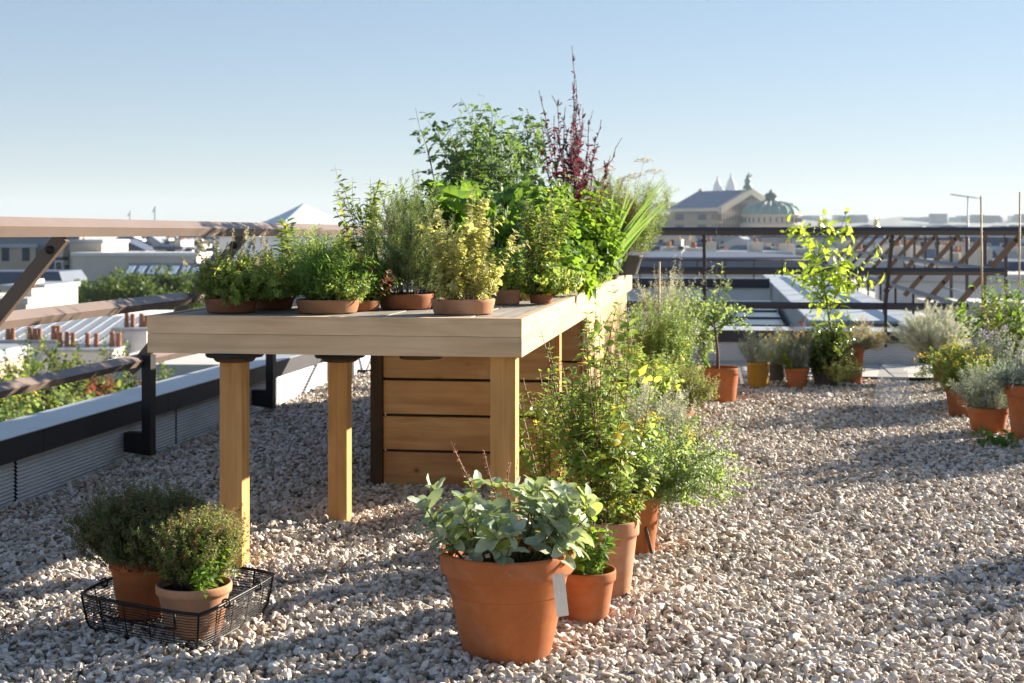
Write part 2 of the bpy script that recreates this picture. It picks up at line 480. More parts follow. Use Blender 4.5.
class Plant:
    def __init__(s, seed):
        s.g = np.random.default_rng(seed)
        s.st, s.lv = {}, {}

    # -- stems
    def path(s, p, d, ln, n=7, wander=.12, lift=.0):
        P = [np.array(p, float)]
        d = unit(np.array(d, float))
        for i in range(n):
            d = unit(d + s.g.normal(0, wander, 3) + np.array((0, 0, lift)))
            P.append(P[-1] + d * ln / n)
        return np.array(P)

    def stem(s, P, r0, r1, key='stem_g', sides=4):
        V, Fs = tube_np(P, np.linspace(r0, r1, len(P)), sides)
        s.st.setdefault(key, []).append((V, Fs))

    # -- leaves
    def leaves(s, key, tpl, pos, ax, up, ln, wd, droop=.2, fold=.25):
        N = len(pos)
        if not N:
            return
        T, Fs = TPL[tpl]
        ax = unit(ax)
        nrm = unit(up - ax * np.sum(up * ax, -1, keepdims=True))
        sd = np.cross(nrm, ax)
        ln = np.broadcast_to(ln, (N,))[:, None, None]
        wd = np.broadcast_to(wd, (N,))[:, None, None]
        dr = (droop * s.g.uniform(.4, 1.6, N))[:, None, None]
        t, q, z = T[None, :, 0:1], T[None, :, 1:2], T[None, :, 2:3]
        V = pos[:, None] + ax[:, None] * (t * ln) + sd[:, None] * (q * wd) + nrm[:, None] * (fold * np.abs(q) * wd - dr * t * t * ln + z * ln)
        s.lv.setdefault(key, []).append((V.reshape(-1, 3), Fs, len(T), np.repeat(s.g.random(N), len(T))))

    def along(s, P, key, tpl='ovate', L=.03, W=.018, gap=.02, per=2, ang=60, t0=.15, t1=1.0, tip=.5, droop=.2, fold=.25, jit=.25, phi=None, base=1.0):
        seg = np.linalg.norm(np.diff(P, axis=0), axis=1)
        cum = np.concatenate(([0], np.cumsum(seg)))
        tot = cum[-1]
        q = np.arange(t0 * tot, t1 * tot, gap)
        if not len(q):
            return
        q = np.clip(q + s.g.normal(0, gap * .2, len(q)), 0, tot * .999)
        pos = np.stack([np.interp(q, cum, P[:, k]) for k in range(3)], 1)
        ii = np.clip(np.searchsorted(cum, q) - 1, 0, len(seg) - 1)
        T = unit(np.diff(P, axis=0))[ii]
        a = np.cross(T, np.array((.13, .37, .92)))
        a = unit(a)
        b = np.cross(T, a)
        ph0 = s.g.uniform(0, 6.28) if phi is None else phi
        k = np.arange(len(q))
        step = 2.4 if per == 1 else PI / per if per > 2 else PI / 2
        for j in range(per):
            ph = ph0 + k * step + j * 2 * PI / per + s.g.normal(0, jit, len(q))
            rad = a * np.cos(ph)[:, None] + b * np.sin(ph)[:, None]
            an = np.radians(ang) + s.g.normal(0, jit * .6, len(q))
            ax = T * np.cos(an)[:, None] + rad * np.sin(an)[:, None]
            up = T + s.g.normal(0, jit * .7, (len(q), 3)) + np.array((0, 0, .35))
            u = q / tot
            sz = (base + (1 - base) * np.minimum(1, u * 2)) * (1 - (1 - tip) * u ** 1.6) * s.g.uniform(.7, 1.25, len(q))
            s.leaves(key, tpl, pos, ax, up, L * sz, W * sz, droop, fold)

    def blob(s, key, tpl, c, rad, n, L, W, droop=.1, fold=.2):
        """loose leaves or florets through a small volume"""
        d = unit(s.g.normal(0, 1, (n, 3)))
        p = np.array(c) + d * np.array(rad) * (s.g.random((n, 1)) ** .4)
        s.leaves(key, tpl, p, d + s.g.normal(0, .5, (n, 3)), s.g.normal(0, .5, (n, 3)) + np.array((0, 0, 1.)), L * s.g.uniform(.6, 1.3, n), W * s.g.uniform(.6, 1.3, n), droop, fold)

    def bush(s, n, r0, height, spread, leaf, stem='stem_g', sr=.0022, c=(0, 0, 0), wander=.1, lift=.05, lean=(0, 0), key='l_mint', side=0, sidelen=.3, hvar=.3, segs=7, sides=3):
        """n stems from a disc of radius r0; returns their paths"""
        out = []
        for i in range(n):
            a, q = s.g.uniform(0, 6.283), math.sqrt(s.g.random())
            p = np.array(c) + np.array((math.cos(a), math.sin(a), 0)) * r0 * q
            d = np.array((math.cos(a) * q * spread + lean[0] + s.g.normal(0, spread * .15), math.sin(a) * q * spread + lean[1] + s.g.normal(0, spread * .15), 1.0))
            ln = height * s.g.uniform(1 - hvar, 1) * (1 - .18 * q * q)
            P = s.path(p, d, ln, segs, wander, lift)
            s.stem(P, sr, sr * .4, stem, sides)
            s.along(P, key, **leaf)
            for k in range(side):
                i0 = int(s.g.integers(max(1, segs // 3), segs))
                dd = unit(P[i0] - P[i0 - 1]) + s.g.normal(0, .55, 3)
                Q = s.path(P[i0], dd, ln * sidelen * s.g.uniform(.5, 1.1), 4, wander, lift * 2)
                s.stem(Q, sr * .6, sr * .3, stem, 3)
                lf = dict(leaf)
                lf['t0'] = .05
                s.along(Q, key, **lf)
            out.append(P)
        return out

    # -- meshes
    def build(s, parent, names=None, loc=(0, 0, 0)):
        names = names or {}
        for key, items in list(s.st.items()):
            V = np.concatenate([i[0] for i in items])
            Fs, n = [], 0
            for v, f in items:
                Fs += [tuple(x + n for x in q) for q in f]
                n += len(v)
            me = bpy.data.meshes.new('stem')
            me.from_pydata(V.tolist(), [], Fs)
            me.polygons.foreach_set('use_smooth', [True] * len(me.polygons))
            link(names.get(key, 'stem'), me, M[key], parent, loc)
        for key, items in s.lv.items():
            V = np.concatenate([i[0] for i in items])
            rn = np.concatenate([i[3] for i in items])
            loops, sizes, n = [], [], 0
            for v, f, m, r_ in items:
                k = len(v) // m
                offs = (np.arange(k) * m + n)[:, None]
                for q in ():
                    pass
                fl = np.concatenate([np.array(q) for q in f])
                fs = np.array([len(q) for q in f])
                loops.append((fl[None] + offs).ravel())
                sizes.append(np.tile(fs, k))
                n += len(v)
            loops = np.concatenate(loops).astype(np.int32)
            sizes = np.concatenate(sizes).astype(np.int32)
            me = bpy.data.meshes.new('leaf')
            me.vertices.add(len(V))
            me.vertices.foreach_set('co', V.astype(np.float32).ravel())
            me.loops.add(len(loops))
            me.loops.foreach_set('vertex_index', loops)
            me.polygons.add(len(sizes))
            me.polygons.foreach_set('loop_start', np.concatenate(([0], np.cumsum(sizes)[:-1])).astype(np.int32))
            me.polygons.foreach_set('loop_total', sizes)
            me.polygons.foreach_set('use_smooth', np.ones(len(sizes), bool))
            me.update(calc_edges=True)
            a = me.attributes.new('rnd', 'FLOAT', 'POINT')
            a.data.foreach_set('value', rn.astype(np.float32))
            nm = names.get(key, 'flower' if key[0] == 'f' else 'foliage')
            link(nm, me, M[key], parent, loc)


def pot_parts(root, r, h, m, style='rim', base=.68, soil=.86):
    """flowerpot of rim radius r and height h as children of root; returns soil height"""
    b = MB()
    if style == 'rim':
        rh = h * .2
        rb = r * base
        ri = r * .93
        prof = [(0, .0), (rb * .96, 0), (rb, .008), (rb + (ri * .985 - rb) * .5, (h - rh) * .5), (ri * .985, h - rh - .006), (ri, h - rh), (r * .995, h - rh + .004),
                (r, h - rh + .012), (r * 1.005, h - .010), (r * .995, h - .003), (r * .975, h), (r * .93, h - .002), (r * .905, h - .012), (r * .86, h * .62), (0, h * .6)]
    elif style == 'bowl':
        rb = r * .9
        prof = [(0, 0), (rb, 0), (rb * 1.02, .004), (r, h * .75), (r * 1.01, h - .004), (r * .99, h), (r * .94, h), (r * .92, h - .006), (r * .9, h * .5), (0, h * .5)]
    elif style == 'square':
        prof = None
    else:
        rb = r * base
        prof = [(0, 0), (rb * .97, 0), (rb, .006), (r * .985, h - .014), (r * 1.02, h - .012), (r * 1.02, h - .003), (r, h), (r * .95, h), (r * .93, h - .01), (r * .88, h * .6), (0, h * .58)]
    b.lathe(prof, 56)
    b.build('pot', m, root)
    zs = h * soil if style != 'bowl' else h * .8
    g = random.Random(int(r * 99991))
    V, Fs = [(0, 0, zs + .006)], []
    nr, nsg = 7, 32
    rs = r * .885 if style != 'bowl' else r * .91
    for i in range(1, nr + 1):
        for k in range(nsg):
            a = 2 * PI * k / nsg
            q = rs * i / nr
            V.append((q * math.cos(a), q * math.sin(a), zs + g.uniform(-.005, .007) * min(1, r / .12) if i < nr else zs))
    for k in range(nsg):
        Fs.append((0, 1 + k, 1 + (k + 1) % nsg))
    for i in range(nr - 1):
        for k in range(nsg):
            a0, a1 = 1 + i * nsg + k, 1 + i * nsg + (k + 1) % nsg
            Fs.append((a0, a0 + nsg, a1 + nsg, a1))
    MB().add(V, Fs, None, 0, True).build('soil', M['soil'], root)
    return zs


def potted(name, label, cat, loc, r, h, m, seed, style='rim', base=.68, rz=0.0, group=None):
    root = thing(name, label, cat, loc, rz, group)
    zs = pot_parts(root, r, h, M[m], style, base)
    return root, Plant(seed), zs


def leaf(**k):
    return k


# species, written into a Plant p growing from height z
def thyme(p, z, r, h, n=90, key='l_thyme', stem='stem_w', spread=1.0, L_=.009, c=(0, 0), r0=.5):
    p.bush(n, r * r0, h, spread * r / h * 1.2, leaf(L=L_, W=L_ * .55, gap=L_ * .62, per=2, ang=55, t0=.2, tip=.7, jit=.35, tpl='needle'), stem, .0012, (c[0], c[1], z), .16, .10, key=key, side=5, sidelen=.36, hvar=.28, segs=6)


def rosemary(p, z, r0, h, n=26, spread=.28, key='l_rose', L_=.026, c=(0, 0)):
    p.bush(n, r0, h, spread, leaf(L=L_, W=.0042, gap=.0056, per=3, ang=52, t0=.12, tip=.55, jit=.25, tpl='needle', droop=.08), 'stem_w', .0022, (c[0], c[1], z), .07, .06, key=key, side=4, sidelen=.4, hvar=.42)


def balm(p, z, r0, h, n=14, spread=.35, key='l_mint', stem='stem_r', L_=.036, gap=.032, c=(0, 0), lean=(0, 0), side=3, t0=.12, hvar=.35, tip=.35, W=.62, sr=.0024):
    p.bush(n, r0, h, spread, leaf(L=L_, W=L_ * W, gap=gap, per=2, ang=62, t0=t0, tip=tip, droop=.35, fold=.3, jit=.3), stem, sr, (c[0], c[1], z), .07, .07, lean, key, side, .32, hvar)


def tree_small(p, z, h, crown, n=10, key='l_citrus', L_=.07, W=.032, trunk=.011, tpl='ovate', stem='bark', lean=(0, 0), blen=.35, gap=.028, up=.08, t0=.45, droop=.3):
    T = p.path((0, 0, z), (lean[0], lean[1], 1), h, 9, .06, .02)
    p.stem(T, trunk, trunk * .4, stem, 7)
    for i in range(n):
        k = p.g.uniform(t0, 1.0) * 9
        i0 = min(8, int(k))
        b0 = T[i0] + (T[i0 + 1] - T[i0]) * (k - i0)
        a = i * 2.4 + p.g.normal(0, .3)
        d = np.array((math.cos(a) * crown, math.sin(a) * crown, p.g.uniform(.35, 1.1)))
        Q = p.path(b0, d, blen * p.g.uniform(.6, 1.2), 6, .14, up)
        p.stem(Q, trunk * .4, trunk * .15, 'stem_g' if stem == 'bark' else stem, 4)
        p.along(Q, key, tpl, L_, W, gap, 1, 58, .12, 1.0, .75, droop, .25, .35)
        for j in range(2):
            i1 = int(p.g.integers(2, 6))
            dd = unit(Q[i1] - Q[i1 - 1]) + p.g.normal(0, .6, 3)
            S_ = p.path(Q[i1], dd, blen * .45, 4, .12, up)
            p.stem(S_, trunk * .2, trunk * .1, 'stem_g' if stem == 'bark' else stem, 3)
            p.along(S_, key, tpl, L_ * .9, W * .9, gap, 1, 58, .1, 1.0, .75, droop, .25, .35)
    return T


def heads(p, paths, key, L_=.008, W=.008, ln=.05, gap=.004, per=4, ang=70, tip=.4):
    """a flower spike on the end of each path"""
    for P in paths:
        d = unit(P[-1] - P[-2])
        Q = p.path(P[-1], d, ln * p.g.uniform(.6, 1.2), 4, .05, .05)
        p.along(Q, key, 'needle', L_, W, gap, per, ang, 0, 1, tip, 0, .2, .4)


# ------------------------------------------------------------------ the terrace
def hump(x, y):
    return .010 * math.sin(x * 2.1 + .6 * y) + .008 * math.sin(y * 3.3 - x * 1.2) + .006 * math.sin(x * 6.1 + y * 4.7) + .005 * math.sin(x * 11.3 - y * 8.9)


def sheet(name, x0, x1, y0, y1, z, m, nx=1, ny=1, fn=None):
    V, Fs = [], []
    for j in range(ny + 1):
        for i in range(nx + 1):
            x, y = x0 + (x1 - x0) * i / nx, y0 + (y1 - y0) * j / ny
            V.append((x, y, z + (fn(x, y) if fn else 0)))
    for j in range(ny):
        for i in range(nx):
            a = j * (nx + 1) + i
            Fs.append((a, a + 1, a + nx + 2, a + nx + 1))
    return tag(MB().add(V, Fs, 0.5, 0, True).build(name, m), kind='structure')


GX0, GX1, GY0, GY1 = -3.12, 8.0, -2.0, 11.95
sheet('gravel_bed', GX0, GX1, GY0, GY1, -.030, M['pebble_bed'], 120, 150, hump)


def gravel():
    g = np.random.default_rng(11)
    pts = []
    for y0, y1, dens in ((2.9, 5.2, 5600), (5.2, 7.6, 4400), (7.6, 9.8, 3200), (9.8, GY1 - .02, 2500)):
        xa, xb = max(GX0 + .02, -.56 * y1 - .4), min(GX1, .27 * y1 + 1.0)
        n = int((xb - xa) * (y1 - y0) * dens)
        p = np.stack([g.uniform(xa, xb, n), g.uniform(y0, y1, n)], 1)
        pts.append(p)
    p = np.concatenate(pts)
    hid = (p[:, 0] > -1.55) & (p[:, 0] < -.78) & (p[:, 1] > 6.75)
    p = p[~hid]
    n = len(p)
    z = np.array([hump(x, y) for x, y in p]) - .012 + g.random(n) ** 1.3 * .026
    me = bpy.data.meshes.new('gravel')
    me.vertices.add(n)
    me.vertices.foreach_set('co', np.column_stack([p, z]).astype(np.float32).ravel())
    big = .0083 * np.exp(np.clip(g.normal(0, .30, n), -.8, .55)) * (1 + .02 * (p[:, 1] - 4))
    sc = np.column_stack([big * g.uniform(1.0, 1.75, n), big * g.uniform(.75, 1.15, n), big * g.uniform(.38, .72, n)])
    rot = np.column_stack([g.normal(0, .55, n), g.normal(0, .55, n), g.uniform(0, 6.283, n)])
    for nm, a in (('scl', sc), ('rot', rot)):
        at_ = me.attributes.new(nm, 'FLOAT_VECTOR', 'POINT')
        at_.data.foreach_set('vector', a.astype(np.float32).ravel())
    at_ = me.attributes.new('pick', 'INT', 'POINT')
    at_.data.foreach_set('value', g.integers(0, 8, n).astype(np.int32))
    # stone material: each stone has its own tone
    m, nt, b, o = mat('limestone_pebble')
    oi = nd(nt, 'ShaderNodeObjectInfo')
    c = ramp(nt, [(0, (.22, .19, .155)), (.08, (.38, .32, .255)), (.28, (.58, .51, .44)), (.62, (.73, .665, .595)), (.88, (.83, .79, .735)), (.95, (.60, .46, .35)), (1, (.42, .31, .23))], oi.outputs['Random'])
    v = coords(nt)
    n1 = noise(nt, v, 1.6, 5, .65)
    c = mixc(nt, 1, c, ramp(nt, [(.3, (.68, .66, .64)), (.7, (1.1, 1.1, 1.1))], n1), 'MULTIPLY')
    nt.links.new(c, b.inputs['Base Color'])
    b.inputs['Roughness'].default_value = .8
    b.inputs['Specular IOR Level'].default_value = .25
    ob = link('gravel', me, m)
    tag(ob, 'pale rounded limestone gravel covering the whole terrace', None, None, 'stuff')
    ng = bpy.data.node_groups.new('scatter_pebbles', 'GeometryNodeTree')
    ng.interface.new_socket('Geometry', in_out='INPUT', socket_type='NodeSocketGeometry')
    ng.interface.new_socket('Geometry', in_out='OUTPUT', socket_type='NodeSocketGeometry')
    N, K = ng.nodes, ng.links
    gi, go = N.new('NodeGroupInput'), N.new('NodeGroupOutput')
    join = N.new('GeometryNodeGeometryToInstance')
    for k in range(8):
        ico = N.new('GeometryNodeMeshIcoSphere')
        ico.inputs['Radius'].default_value = 1
        ico.inputs['Subdivisions'].default_value = 3
        nz = N.new('ShaderNodeTexNoise')
        nz.noise_dimensions = '4D'
        nz.inputs['W'].default_value = k * 3.7
        nz.inputs['Scale'].default_value = .95
        nz.inputs['Detail'].default_value = 1.6
        sub = N.new('ShaderNodeVectorMath')
        sub.operation = 'SUBTRACT'
        sub.inputs[1].default_value = (.5, .5, .5)
        scn = N.new('ShaderNodeVectorMath')
        scn.operation = 'SCALE'
        scn.inputs['Scale'].default_value = 1.6
        sp = N.new('GeometryNodeSetPosition')
        ss = N.new('GeometryNodeSetShadeSmooth')
        sm = N.new('GeometryNodeSetMaterial')
        sm.inputs['Material'].default_value = m
        K.new(nz.outputs['Color'], sub.inputs[0])
        K.new(sub.outputs[0], scn.inputs[0])
        K.new(scn.outputs[0], sp.inputs['Offset'])
        K.new(ico.outputs['Mesh'], sp.inputs['Geometry'])
        K.new(sp.outputs[0], ss.inputs[0])
        K.new(ss.outputs[0], sm.inputs['Geometry'])
        K.new(sm.outputs[0], join.inputs[0])
    m2p = N.new('GeometryNodeMeshToPoints')
    inst = N.new('GeometryNodeInstanceOnPoints')
    inst.inputs['Pick Instance'].default_value = True
    def attr(nm, dt):
        a = N.new('GeometryNodeInputNamedAttribute')
        a.data_type = dt
        a.inputs['Name'].default_value = nm
        return a.outputs[0]
    e2r = N.new('FunctionNodeEulerToRotation')
    K.new(attr('rot', 'FLOAT_VECTOR'), e2r.inputs[0])
    K.new(gi.outputs[0], m2p.inputs[0])
    K.new(m2p.outputs[0], inst.inputs['Points'])
    K.new(join.outputs[0], inst.inputs['Instance'])
    K.new(attr('pick', 'INT'), inst.inputs['Instance Index'])
    K.new(e2r.outputs[0], inst.inputs['Rotation'])
    K.new(attr('scl', 'FLOAT_VECTOR'), inst.inputs['Scale'])
    K.new(inst.outputs[0], go.inputs[0])
    md = ob.modifiers.new('pebbles', 'NODES')
    md.node_group = ng


gravel()

b = MB()
b.box(-3.12, 9.4, GY1 + .003, GY1 + .018, -.05, .03)
tag(b.build('kerb_edging', M['blackmetal']), kind='structure')
# building under the terrace, paving beyond the gravel
b = MB()
b.box(-3.45, 9.5, -3, 14.2, -24, -.06)
b.box(2.2, 9.5, 14.2, 34, -24, -.06)
tag(b.build('roof_deck', M['concrete']), kind='structure')
b = MB()
rng = random.Random(3)
for i in range(13):
    for j in range(3):
        b.box(-3.08 + i * .5, -3.08 + i * .5 + .49, 11.98 + j * .5, 11.98 + j * .5 + .49, -.05, .012 + rng.uniform(-.004, .004), None, 0, .006)
for i in range(11):
    for j in range(36):
        b.box(3.42 + i * .55, 3.42 + i * .55 + .54, 11.98 + j * .6, 11.98 + j * .6 + .59, -.05, .012 + rng.uniform(-.004, .004))
tag(b.build('paving', M['paver']), kind='structure')


def parapet(name, label, p, q, back, hh=.30, gap=1.9, first=.4):
    """low roof edge from p to q: zinc coping with a dark drip face over corrugated sheet; back = offset to its outer edge"""
    p, q, bk = Vector((*p, 0)), Vector((*q, 0)), Vector((*back, 0))
    a = (q - p)
    ln = a.length
    a.normalize()
    o = bk.normalized()
    rt = thing(name, label, 'parapet', p)
    # corrugated sheet, one mesh per run between the joints
    prof = []
    z = -.04
    k = 0
    while z < .2:
        prof.append((.012 + (.006 if k % 2 else -.004), z))
        z += .0085
        k += 1
    s = first
    edges = [0.0]
    while s < ln:
        edges.append(s)
        s += gap
    edges.append(ln)
    for e0, e1 in zip(edges[:-1], edges[1:]):
        m = MB()
        V = [a * e + o * t + Vector((0, 0, z)) for e in (e0 + .012, e1 - .012) for t, z in prof]
        n = len(prof)
        m.add(V, [(i, i + 1, n + i + 1, n + i) for i in range(n - 1)])
        m.build('corrugated_panel', M['corr'], rt)
    m = MB()
    m.prism([o * .03 + Vector((0, 0, -.1)), o * (bk.length - .03) + Vector((0, 0, -.1)), o * (bk.length - .03) + Vector((0, 0, hh - .02)), o * .03 + Vector((0, 0, hh - .02))], a * ln)
    m.build('core', M['blackmetal'], rt)
    e0 = -.8
    while e0 < ln:
        lo, hi = max(0, e0 + .003), min(ln, e0 + 1.497)
        if hi - lo > .05:
            m = MB()
            zt = Vector((0, 0, hh))
            m.prism([o * -.02 + zt, o * -.02 + zt + Vector((0, 0, -.004)), o * bk.length + zt + Vector((0, 0, -.016)), o * bk.length + zt + Vector((0, 0, -.012))], a * (hi - lo))
            m.build('coping_sheet', M['coping'], rt, a * lo)
            m = MB()
            m.prism([o * -.021 + zt + Vector((0, 0, -.005)), o * -.021 + zt + Vector((0, 0, -.11)), o * -.012 + zt + Vector((0, 0, -.11)), o * -.012 + zt + Vector((0, 0, -.005))], a * (hi - lo))
            m.build('drip_face', M['dropface'], rt, a * lo)
        e0 += 1.5
    return rt


parapet('roof_parapet', 'low corrugated parapet with grey coping along the left edge of the gravel', (-3.13, -2), (-3.13, 13.5), (-.33, 0))
parapet('roof_parapet', 'low parapet with pale coping closing the far end behind the pots', (-3.13, 13.5), (2.1, 13.5), (0, .75))
parapet('roof_parapet', 'low parapet running away behind the silver bush under the slanted struts', (2.1, 13.5), (2.1, 32), (-.33, 0))


def guard(name, label, p, q, inn, first, step, paint, ext=(0, 0)):
    """leaning safety railing: three rails carried by struts that slope in over the terrace"""
    p, q, i_ = Vector((*p, 0)), Vector((*q, 0)), Vector((*inn, 0))
    a = q - p
    ln = a.length
    a.normalize()
    rt = thing(name, label, 'railing', p)
    pm, dm = M[paint], M['raildark'] if paint == 'raildark' else M['blackmetal']
    def rail(off, z, w, h):
        m = MB()
        e = 0.0
        le = ln + ext[0] * off + (ext[1] if off > .5 else 0)
        while e < le:
            f = min(le, e + 3.0)
            m.bar(a * (e + .002) + i_ * off + Vector((0, 0, z)), a * (f - .002) + i_ * off + Vector((0, 0, z)), h, w, i_ * .55 + Vector((0, 0, .83)))
            e += 3.0
        m.build('rail', pm, rt)
    rail(.64, 1.225, .045, .062)
    rail(.32, .862, .04, .060)
    rail(.055, .533, .04, .055)
    s = first
    sm = M['strut_' + paint]
    while s < ln:
        m = MB()
        A, B = a * s + i_ * .0 + Vector((0, 0, .47)), a * s + i_ * .62 + Vector((0, 0, 1.19))
        m.bar(A, B, .03, .054, i_ * -.72 + Vector((0, 0, .62)))
        o = m.build('strut', sm, rt)
        for t in (.30, .93):
            m = MB()
            c = A + (B - A) * t
            m.tube([c - a * .024, c + a * .024], .016, 12)
            m.build('bolt', M['blackmetal'], o)
        m = MB()
        if paint == 'railpaint':
            m.prism([(-.125, -.035, .05), (.025, -.035, .03), (.025, -.035, .56), (-.025, -.035, .56), (-.025, -.035, .15), (-.125, -.035, .15)], (0, .07, 0))
        else:
            m.box(-.014, .014, -.014, .014, .16, .56, None, 0, .004)
        br = m.build('bracket', M['blackmetal'], rt, a * s + i_ * .10, (0, 0, math.atan2(i_.y, i_.x)))
        s += step
    return rt


M['strut_railpaint'] = plain('umber_strut_paint', (.14, .10, .072), .5, 0, .2, 9)
M['strut_raildark'] = plain('dark_umber_strut_paint', (.04, .03, .027), .5, 0, .2, 9)
M['strut_strutbrown'] = plain('rust_brown_strut_paint', (.17, .105, .065), .55, 0, .2, 9)
M['strutbrown'] = M['raildark']
guard('safety_railing', 'brown leaning safety railing with three rails along the left parapet', (-3.10, -1.5), (-3.10, 13.4), (1, 0), 2.48, 2.05 * 1.005, 'railpaint')
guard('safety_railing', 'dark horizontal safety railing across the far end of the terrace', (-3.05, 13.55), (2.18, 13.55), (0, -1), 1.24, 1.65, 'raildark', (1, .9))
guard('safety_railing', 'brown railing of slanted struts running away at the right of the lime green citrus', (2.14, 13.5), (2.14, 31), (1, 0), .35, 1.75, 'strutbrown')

# thin steel posts of a plain railing farther right
rt = thing('post_railing', 'thin upright post railing far right beyond the slanted struts', 'railing', (3.7, 15, 0))
m = MB()
for z in (1.17, .62, .30):
    m.tube([(0, 0, z), (0, 15, z)], .016, 6)
m.build('rail', M['zinc'], rt)
for k in range(11):
    m = MB()
    m.bar((0, k * 1.5, 0), (0, k * 1.5, 1.19), .045, .03, (0, 1, 0))
    m.box(-.07, .07, k * 1.5 - .07, k * 1.5 + .07, .012, .03)
    m.build('post', M['raildark'], rt)

# ------------------------------------------------------------------ the planter table
TX0, TX1, TY0, TY1, ZT, ZU = -2.05, -.686, 4.88, 10.97, .907, .772
tb = thing('planter_table', 'long wooden planter table on square posts carrying rows of potted herbs', 'table', ((TX0 + TX1) / 2, TY0, 0))
ox, oy = (TX0 + TX1) / 2, TY0
def tbuild(m, name, mt):
    return m.build(name, mt, tb, (-ox, -oy, 0))
m = MB()
nb = 8
wb = (TX1 - TX0 - .07) / nb
for k in range(nb):
    m.box(TX0 + .035 + k * wb + .002, TX0 + .035 + (k + 1) * wb - .002, TY0 + .037, TY1 - .037, ZT - .034, ZT - .003 - .001 * (k % 2), None, 0, .002)
tbuild(m, 'tabletop', M['top'])
zm = (ZT + ZU) / 2 + .002
for y0, y1 in ((TY0, TY0 + .035), (TY1 - .035, TY1)):
    m = MB()
    m.box(TX0, TX1, y0, y1, ZU, zm - .0004, .35, 0, .0015)
    m.box(TX0, TX1, y0, y1, zm + .0004, ZT, .62, 0, .0015)
    tbuild(m, 'fascia', M['fascia'])
for x0, x1 in ((TX0 + .001, TX0 + .036), (TX1 - .035, TX1)):
    m = MB()
    ya = TY0 + .0358
    m.box(x0, x1, ya, TY1 - .036, ZU, zm - .0004, .55, 0, .0015)
    m.box(x0, x1, ya, TY1 - .036, zm + .0004, ZT, .72, 0, .0015)
    tbuild(m, 'fascia', M['fascia_y'])
for x0, x1, y0, y1, r_ in ((-1.797, -1.712, 4.93, 5.015, .55), (-1.606, -1.526, 5.685, 5.765, .35), (-.808, -.718, 4.945, 5.035, .75)):
    m = MB()
    m.box(x0, x1, y0, y1, -.06, (ZU - .002) if x0 > -1 else (ZU - .036 if x0 < -1.7 else .674), r_, 0, .003)
    lg = tbuild(m, 'leg', M['leg'])
    cx, cy = (x0 + x1) / 2, (y0 + y1) / 2
    if x0 < -1:
        dz = 0 if x0 < -1.7 else -.065
        m = MB()
        m.lathe([(0, ZU - .018), (.10, ZU - .018), (.105, ZU - .012), (.105, ZU - .001), (0, ZU - .001)], 40, (cx, cy, dz))
        tbuild(m, 'round_plate', M['blackmetal'])
        m = MB()
        m.lathe([(0, ZU - .035), (.066, ZU - .035), (.072, ZU - .03), (.08, ZU - .0185), (0, ZU - .0185)], 40, (cx, cy, dz))
        tbuild(m, 'round_plate', M['darkwood'])
m = MB()
m.lathe([(0, ZU - .09), (.085, ZU - .09), (.09, ZU - .084), (.09, ZU - .001), (0, ZU - .001)], 40, (-1.24, 5.8, 0))
tbuild(m, 'round_plate', M['darkwood'])
# cladding of the box below
LV = [(-.04, .160), (.173, .330), (.343, .501), (.514, ZU - .002)]
def cladding(name, axis, fix, a0, a1, th, mt, br):
    m = MB()
    for k, (z0, z1) in enumerate(LV):
        if axis == 0:
            m.box(a0, a1, fix, fix + th, z0, z1, br[k], 0, .002)
        else:
            m.box(fix, fix + th, a0, a1, z0, z1, br[k], 0, .002)
    return tbuild(m, name, mt)
cladding('front_cladding', 0, 6.63, -1.60, -.797, .03, M['plank'], [.30, .62, .80, .45])
cladding('inner_cladding', 0, 7.66, -1.58, -.752, .03, M['plank'], [.2, .3, .35, .15])
cladding('back_cladding', 0, 10.86, -1.58, -.752, .03, M['plank'], [.4, .6, .5, .3])
cladding('side_cladding', 1, -1.642, 6.70, 10.88, .03, M['plank_y'], [.4, .6, .5, .3])
cladding('side_cladding', 1, -.750, 7.65, 10.88, .03, M['plank_y'], [.4, .7, .5, .8])
for x0, x1, y0, y1, mt in ((-1.66, -1.602, 6.61, 6.69, 'darkwood'), (-.795, -.752, 6.62, 6.70, 'leg'), (-.80, -.755, 10.895, 10.93, 'leg'), (-1.64, -1.6, 10.895, 10.93, 'leg')):  # left front post: its shade is put into the colour with dark wood
    m = MB()
    m.box(x0, x1, y0, y1, -.06, ZU - .002, .6, 0, .003)
    tbuild(m, 'corner_post', M[mt])
for x0, x1, y0, y1 in ((-1.59, -.80, 6.667, 6.685), (-1.606, -1.588, 6.70, 10.85), (-.775, -.757, 7.70, 10.85), (-1.58, -.78, 7.695, 7.71)):  # dark boards added inside so no light shines through the plank gaps
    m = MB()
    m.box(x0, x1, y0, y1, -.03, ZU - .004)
    tbuild(m, 'light_stop_board', M['darkwood'])
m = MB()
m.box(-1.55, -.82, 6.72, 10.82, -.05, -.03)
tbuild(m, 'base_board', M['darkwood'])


# ------------------------------------------------------------------ pots on the table
def tab(px, d):
    return at(px, d, ZT)


